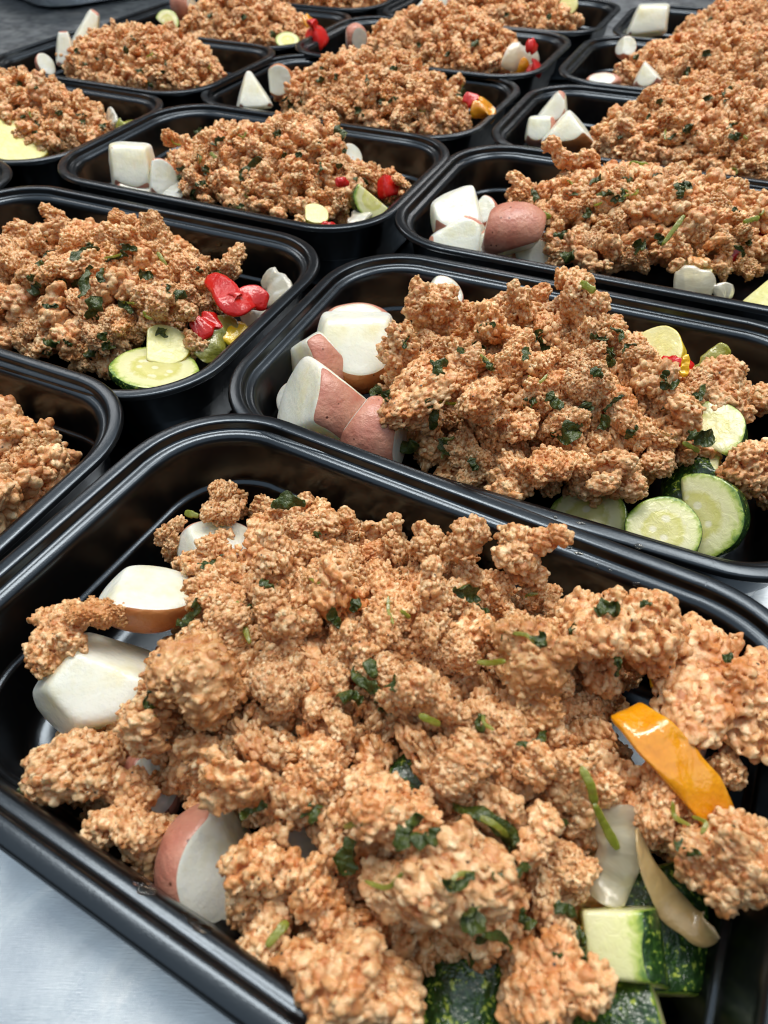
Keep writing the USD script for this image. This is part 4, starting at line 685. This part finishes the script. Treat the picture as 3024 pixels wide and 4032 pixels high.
for i, (t, pts, w, leaf) in enumerate([('D', [(510,390),(540,360),(565,340)],4,1), ('D', [(340,355),(345,385)],5,1), ('D', [(385,400),(400,415)],6,1), ('D', [(455,330),(470,345)],3,0), ('D', [(730,270),(740,305)],6,1), ('D', [(690,240),(705,242)],5,1), ('D', [(440,375),(450,360)],4,1), ('D', [(420,285),(440,282)],4,1), ('D', [(640,330),(650,340)],4,1),
      ('E', [(1430,530),(1460,490),(1478,465)],3,0), ('E', [(1200,500),(1230,515)],6,1), ('E', [(1365,530),(1395,535)],5,1), ('E', [(1165,460),(1190,470)],4,0), ('E', [(1280,385),(1300,390)],5,1), ('E', [(1360,352),(1400,358)],4,0), ('E', [(1605,480),(1640,470)],3,0), ('E', [(1215,545),(1240,560)],6,1)]):
    herb(t, pts, w, 1.0, ['long dark leaf across the middle heap', 'dark leaf behind the white potato cube wedge', 'curly leaf at the near left foot of the middle heap', 'yellow sliver of stem on the left of the middle heap', 'dark leaf hanging down the right of the middle peak', 'leaf on top of the middle peak', 'leaf scrap left on the middle heap', 'leaf fleck at the upper left crest of the middle heap', 'leaf fleck at the middle heap right of its centre',
      'long green stem on the heap with the round potato half', 'dark leaf beside the round red potato half', 'leaf scrap low in the middle of the heap with the round potato half', 'pale green stem touching the round red potato half', 'dark leaf fleck high on the heap with the round potato half', 'yellow-green stem bit on the crest with the round potato half', 'pale stem at the right of the heap with the round potato half', 'dark leaf at the near foot of the heap with the round potato half'][i], 170 + i, bool(leaf))
FAR = {'H': 'heap beside the bare counter', 'I': 'upper middle heap', 'J': 'heap behind the broad potato wedge', 'K': 'heap with orange pepper near the top', 'L': 'upper right heap', 'G': 'heap at the left edge with yellow squash', 'M': 'heap at the top edge by the bright red pepper', 'N': 'middle heap at the top edge', 'O': 'heap in the top right corner'}
for t, spots in {'H': [(205, 125), (265, 112), (295, 150), (310, 100)], 'I': [(765, 235), (840, 150), (985, 205), (720, 170), (690, 145)], 'J': [(1335, 295), (1420, 225), (1480, 270), (1560, 200)], 'K': [(960, 120), (1020, 90), (900, 95)], 'L': [(1370, 120), (1480, 160), (1520, 110)], 'G': [(45, 250), (120, 240), (70, 290)], 'M': [(520, 40), (580, 70), (450, 30)], 'N': [(1090, 30), (1180, 40)], 'O': [(1530, 40), (1590, 60)]}.items():
    for i, (px, py) in enumerate(sorted(spots)):
        herb(t, [(px, py), (px + 9 + 3 * i, py + (5, -6, 8, 2, -3)[i])], 5.0, 1.0, ('leftmost', 'second', 'third', 'fourth', 'fifth')[i] + ' herb fleck on the ' + FAR[t], 190 + i + ord(t), True, 'herb flecks on the ' + FAR[t])

sh = np.random.default_rng(33)
for t, n, w in (('A', 44, 3.6), ('B', 36, 4.0), ('C', 26, 4.0), ('D', 22, 4.2), ('E', 22, 4.2), ('I', 12, 4.5), ('J', 12, 4.5), ('H', 12, 4.5), ('G', 8, 4.5)):
    got = []; S = [p for p, q in SPHERES[t]]
    while len(got) < n:
        q = pix(S[sh.integers(len(S))]) + sh.normal(size=2) * 6
        if 5 < q[0] < 1654 and 5 < q[1] < 2207 and not any(inside(p, q) for p in CLEAR.get(t, ())): got.append(q)
    leafy = sh.random(n) < .78; Q = np.array(got); rows = ['far crest', 'upper part', 'middle', 'lower part', 'near foot']; cols = ['left', 'centre', 'right']
    cut = lambda a, k: np.clip((a.argsort().argsort() * k / len(a)).astype(int), 0, k - 1)
    ry, cx = cut(Q[:, 1], 5), cut(Q[:, 0], 3); cells = {}; lab = {}
    for i in np.argsort(Q[:, 0]): cells.setdefault((bool(leafy[i]), ry[i], cx[i]), []).append(i)
    for (lf, a, b), ids in cells.items():
        for k, i in enumerate(ids):
            w0 = 'dark wilted leaf shred' if lf else 'thin green stem bit'
            lab[i] = (w0 if len(ids) == 1 else f'leftmost {w0}' if k == 0 else f'rightmost {w0}' if k == len(ids) - 1 else f'{("second", "third", "fourth", "fifth", "sixth", "seventh")[k - 1]} {w0} from left') + f', {rows[a]} {cols[b]} of the ' + (HEAP.get(t) or {'D': 'middle heap', 'E': 'round potato half heap', 'I': 'upper middle heap', 'J': 'broad potato wedge heap', 'H': 'bare counter heap', 'G': 'yellow squash heap'}[t])
    for i, q in enumerate(got):
        dist = np.linalg.norm(surf(t, *q) - CAM); L = sh.uniform(5.0, 11.0) / 1000 * F_PX / SX / dist; a = sh.uniform(0, math.pi); b = a + sh.normal() * .8; leaf = bool(leafy[i])
        pts = [q, q + L * .5 * np.array([math.cos(a), math.sin(a) * .8]), q + L * .5 * np.array([math.cos(a) + math.cos(b), (math.sin(a) + math.sin(b)) * .8])]
        herb(t, [tuple(p) for p in pts], (sh.uniform(.40, .85) if leaf else .36) * w, .5, lab[i], 300 + i + ord(t), leaf)

# ------------------------------------------------------------------ oil drops on the rims, pan behind
TRI = {}
def on_tray(t, px, py):
    """Where the ray of a pixel meets tray t, and the normal there."""
    V, F = TRI.setdefault('m', cat(RIMMESH, BASIN)); o = loc(t, CAM); d = ray(px, py) @ frame[t][1]; a, b, c = V[F[:, 0]], V[F[:, 1]], V[F[:, 2]]
    e, g = b - a, c - a; h = np.cross(d, g); q = (e * h).sum(1); q = np.where(np.abs(q) < 1e-14, 1e-14, q); m = o - a; u = (m * h).sum(1) / q; k = np.cross(m, e); v = (k @ d) / q; w = (g * k).sum(1) / q
    ok = (u >= 0) & (v >= 0) & (u + v <= 1) & (w > 0)
    i = np.where(ok, w, 1e9).argmin(); n = np.cross(e[i], g[i]); n /= np.linalg.norm(n); n = n if n @ d < 0 else -n
    return glob(t, o + d * w[i]), n @ frame[t][1].T
def drop(t, px, py, r, label, seed, group=None):
    import trimesh
    P, n = on_tray(t, px, py); s = trimesh.creation.icosphere(3); V = np.array(s.vertices); V[:, 2] = np.where(V[:, 2] < 0, V[:, 2] * .1, V[:, 2] * .42); V *= 1 + .6 * (fbm(V * 1.3 + seed, 2, seed)[:, None] - .5); V[:, 0] *= 1 + .5 * (seed % 3)
    x = np.cross([0.3, 1, .2], n); x /= np.linalg.norm(x); B = np.stack([x, np.cross(n, x), n], 1)
    o = thing('oil_drop', P, label, 'drop', group); part('bead', (V @ B.T * r / 1000, np.array(s.faces)), 'clear_oil', o)
drop('B', 990, 1052, 1.7, 'oil drop on the near rim of the half-moon tray', 1)
drop('C', 133, 810, 2.0, 'left one of two oil drops on the near rim of the left-hand tray', 2)
drop('C', 172, 821, 1.6, 'right one of two oil drops on the near rim of the left-hand tray', 3)
drop('D', 595, 491, 2.2, 'oil drop on the near rim of the middle tray', 4)
drop('C', 474, 527, 1.2, 'tiny drop on the far wall of the left-hand tray', 5)
dr = np.random.default_rng(5)
for i, (x, y) in enumerate([(1205, 1172), (1228, 1180), (1250, 1195), (1290, 1222), (1318, 1232), (1375, 1262), (1405, 1282), (1180, 1165)]):
    drop('A', x, y, dr.uniform(.4, .9), 'tiny smear of fat on the far inner wall of the nearest tray, ' + ('first', 'second', 'third', 'fourth', 'fifth', 'sixth', 'seventh', 'eighth')[sorted([1205, 1228, 1250, 1290, 1318, 1375, 1405, 1180]).index(x)] + ' from left', i)
for i, (x, y) in enumerate([(262, 1858), (305, 1905), (318, 1925), (400, 1975), (418, 1990), (440, 2005)]):
    drop('A', x, y, dr.uniform(.7, 1.3), 'wet bead of juice along the near inner wall, ' + ('first', 'second', 'third', 'fourth', 'fifth', 'sixth')[i] + ' from the left', i + 3)
for i, (x, y) in enumerate([(1440, 1120 + 95), (1380, 1180), (1255, 1130), (1200, 1118)]):
    drop('B', x, y, dr.uniform(.5, .9), ('rightmost', 'third', 'second', 'leftmost')[i] + ' fat speck on the near rim of the half-moon tray, right of its oil drop', i)
o = thing('steel_pan', (-.328, 1.347, 0.0), 'rounded corner of a stainless steel pan standing on the counter at the top left', 'pan', R=rotm((0, 0, 1), 40))
def box_loop(a, b, r, z):
    return [(sx * (a - r) + r * math.cos(math.pi / 2 * (q + k / 10)), sy * (b - r) + r * math.sin(math.pi / 2 * (q + k / 10)), z) for q, (sx, sy) in enumerate(((1, 1), (-1, 1), (-1, -1), (1, -1))) for k in range(11)]
def pan_rings(prof, caps):
    V = np.array([p for i, z in prof for p in box_loop(.26 - i, .16 - i, .06 - min(i, .04), z)]); n = 44; F = []
    for k in range(len(prof) - 1):
        for i in range(n): F.append((k * n + i, k * n + (i + 1) % n, (k + 1) * n + (i + 1) % n, (k + 1) * n + i))
    F = np.array(F); F = np.vstack([F[:, [0, 1, 2]], F[:, [0, 2, 3]]])
    for k in caps:
        c = len(V); V = np.vstack([V, [[0, 0, V[k * n, 2]]]]); F = np.vstack([F, [(k * n + i, k * n + (i + 1) % n, c) for i in range(n)]])
    return V, F
part('body', pan_rings([(.020, .004), (.016, .0015), (.012, .004), (.004, .055), (.0005, .06), (.0015, .0605), (.0055, .055), (.0145, .006)], [0, 7]), 'steel', o, smooth=40)
part('rim', pan_rings([(.0, .0605), (-.012, .061), (-.0135, .0595), (-.012, .058), (0, .0585)], []), 'steel', o, smooth=40)
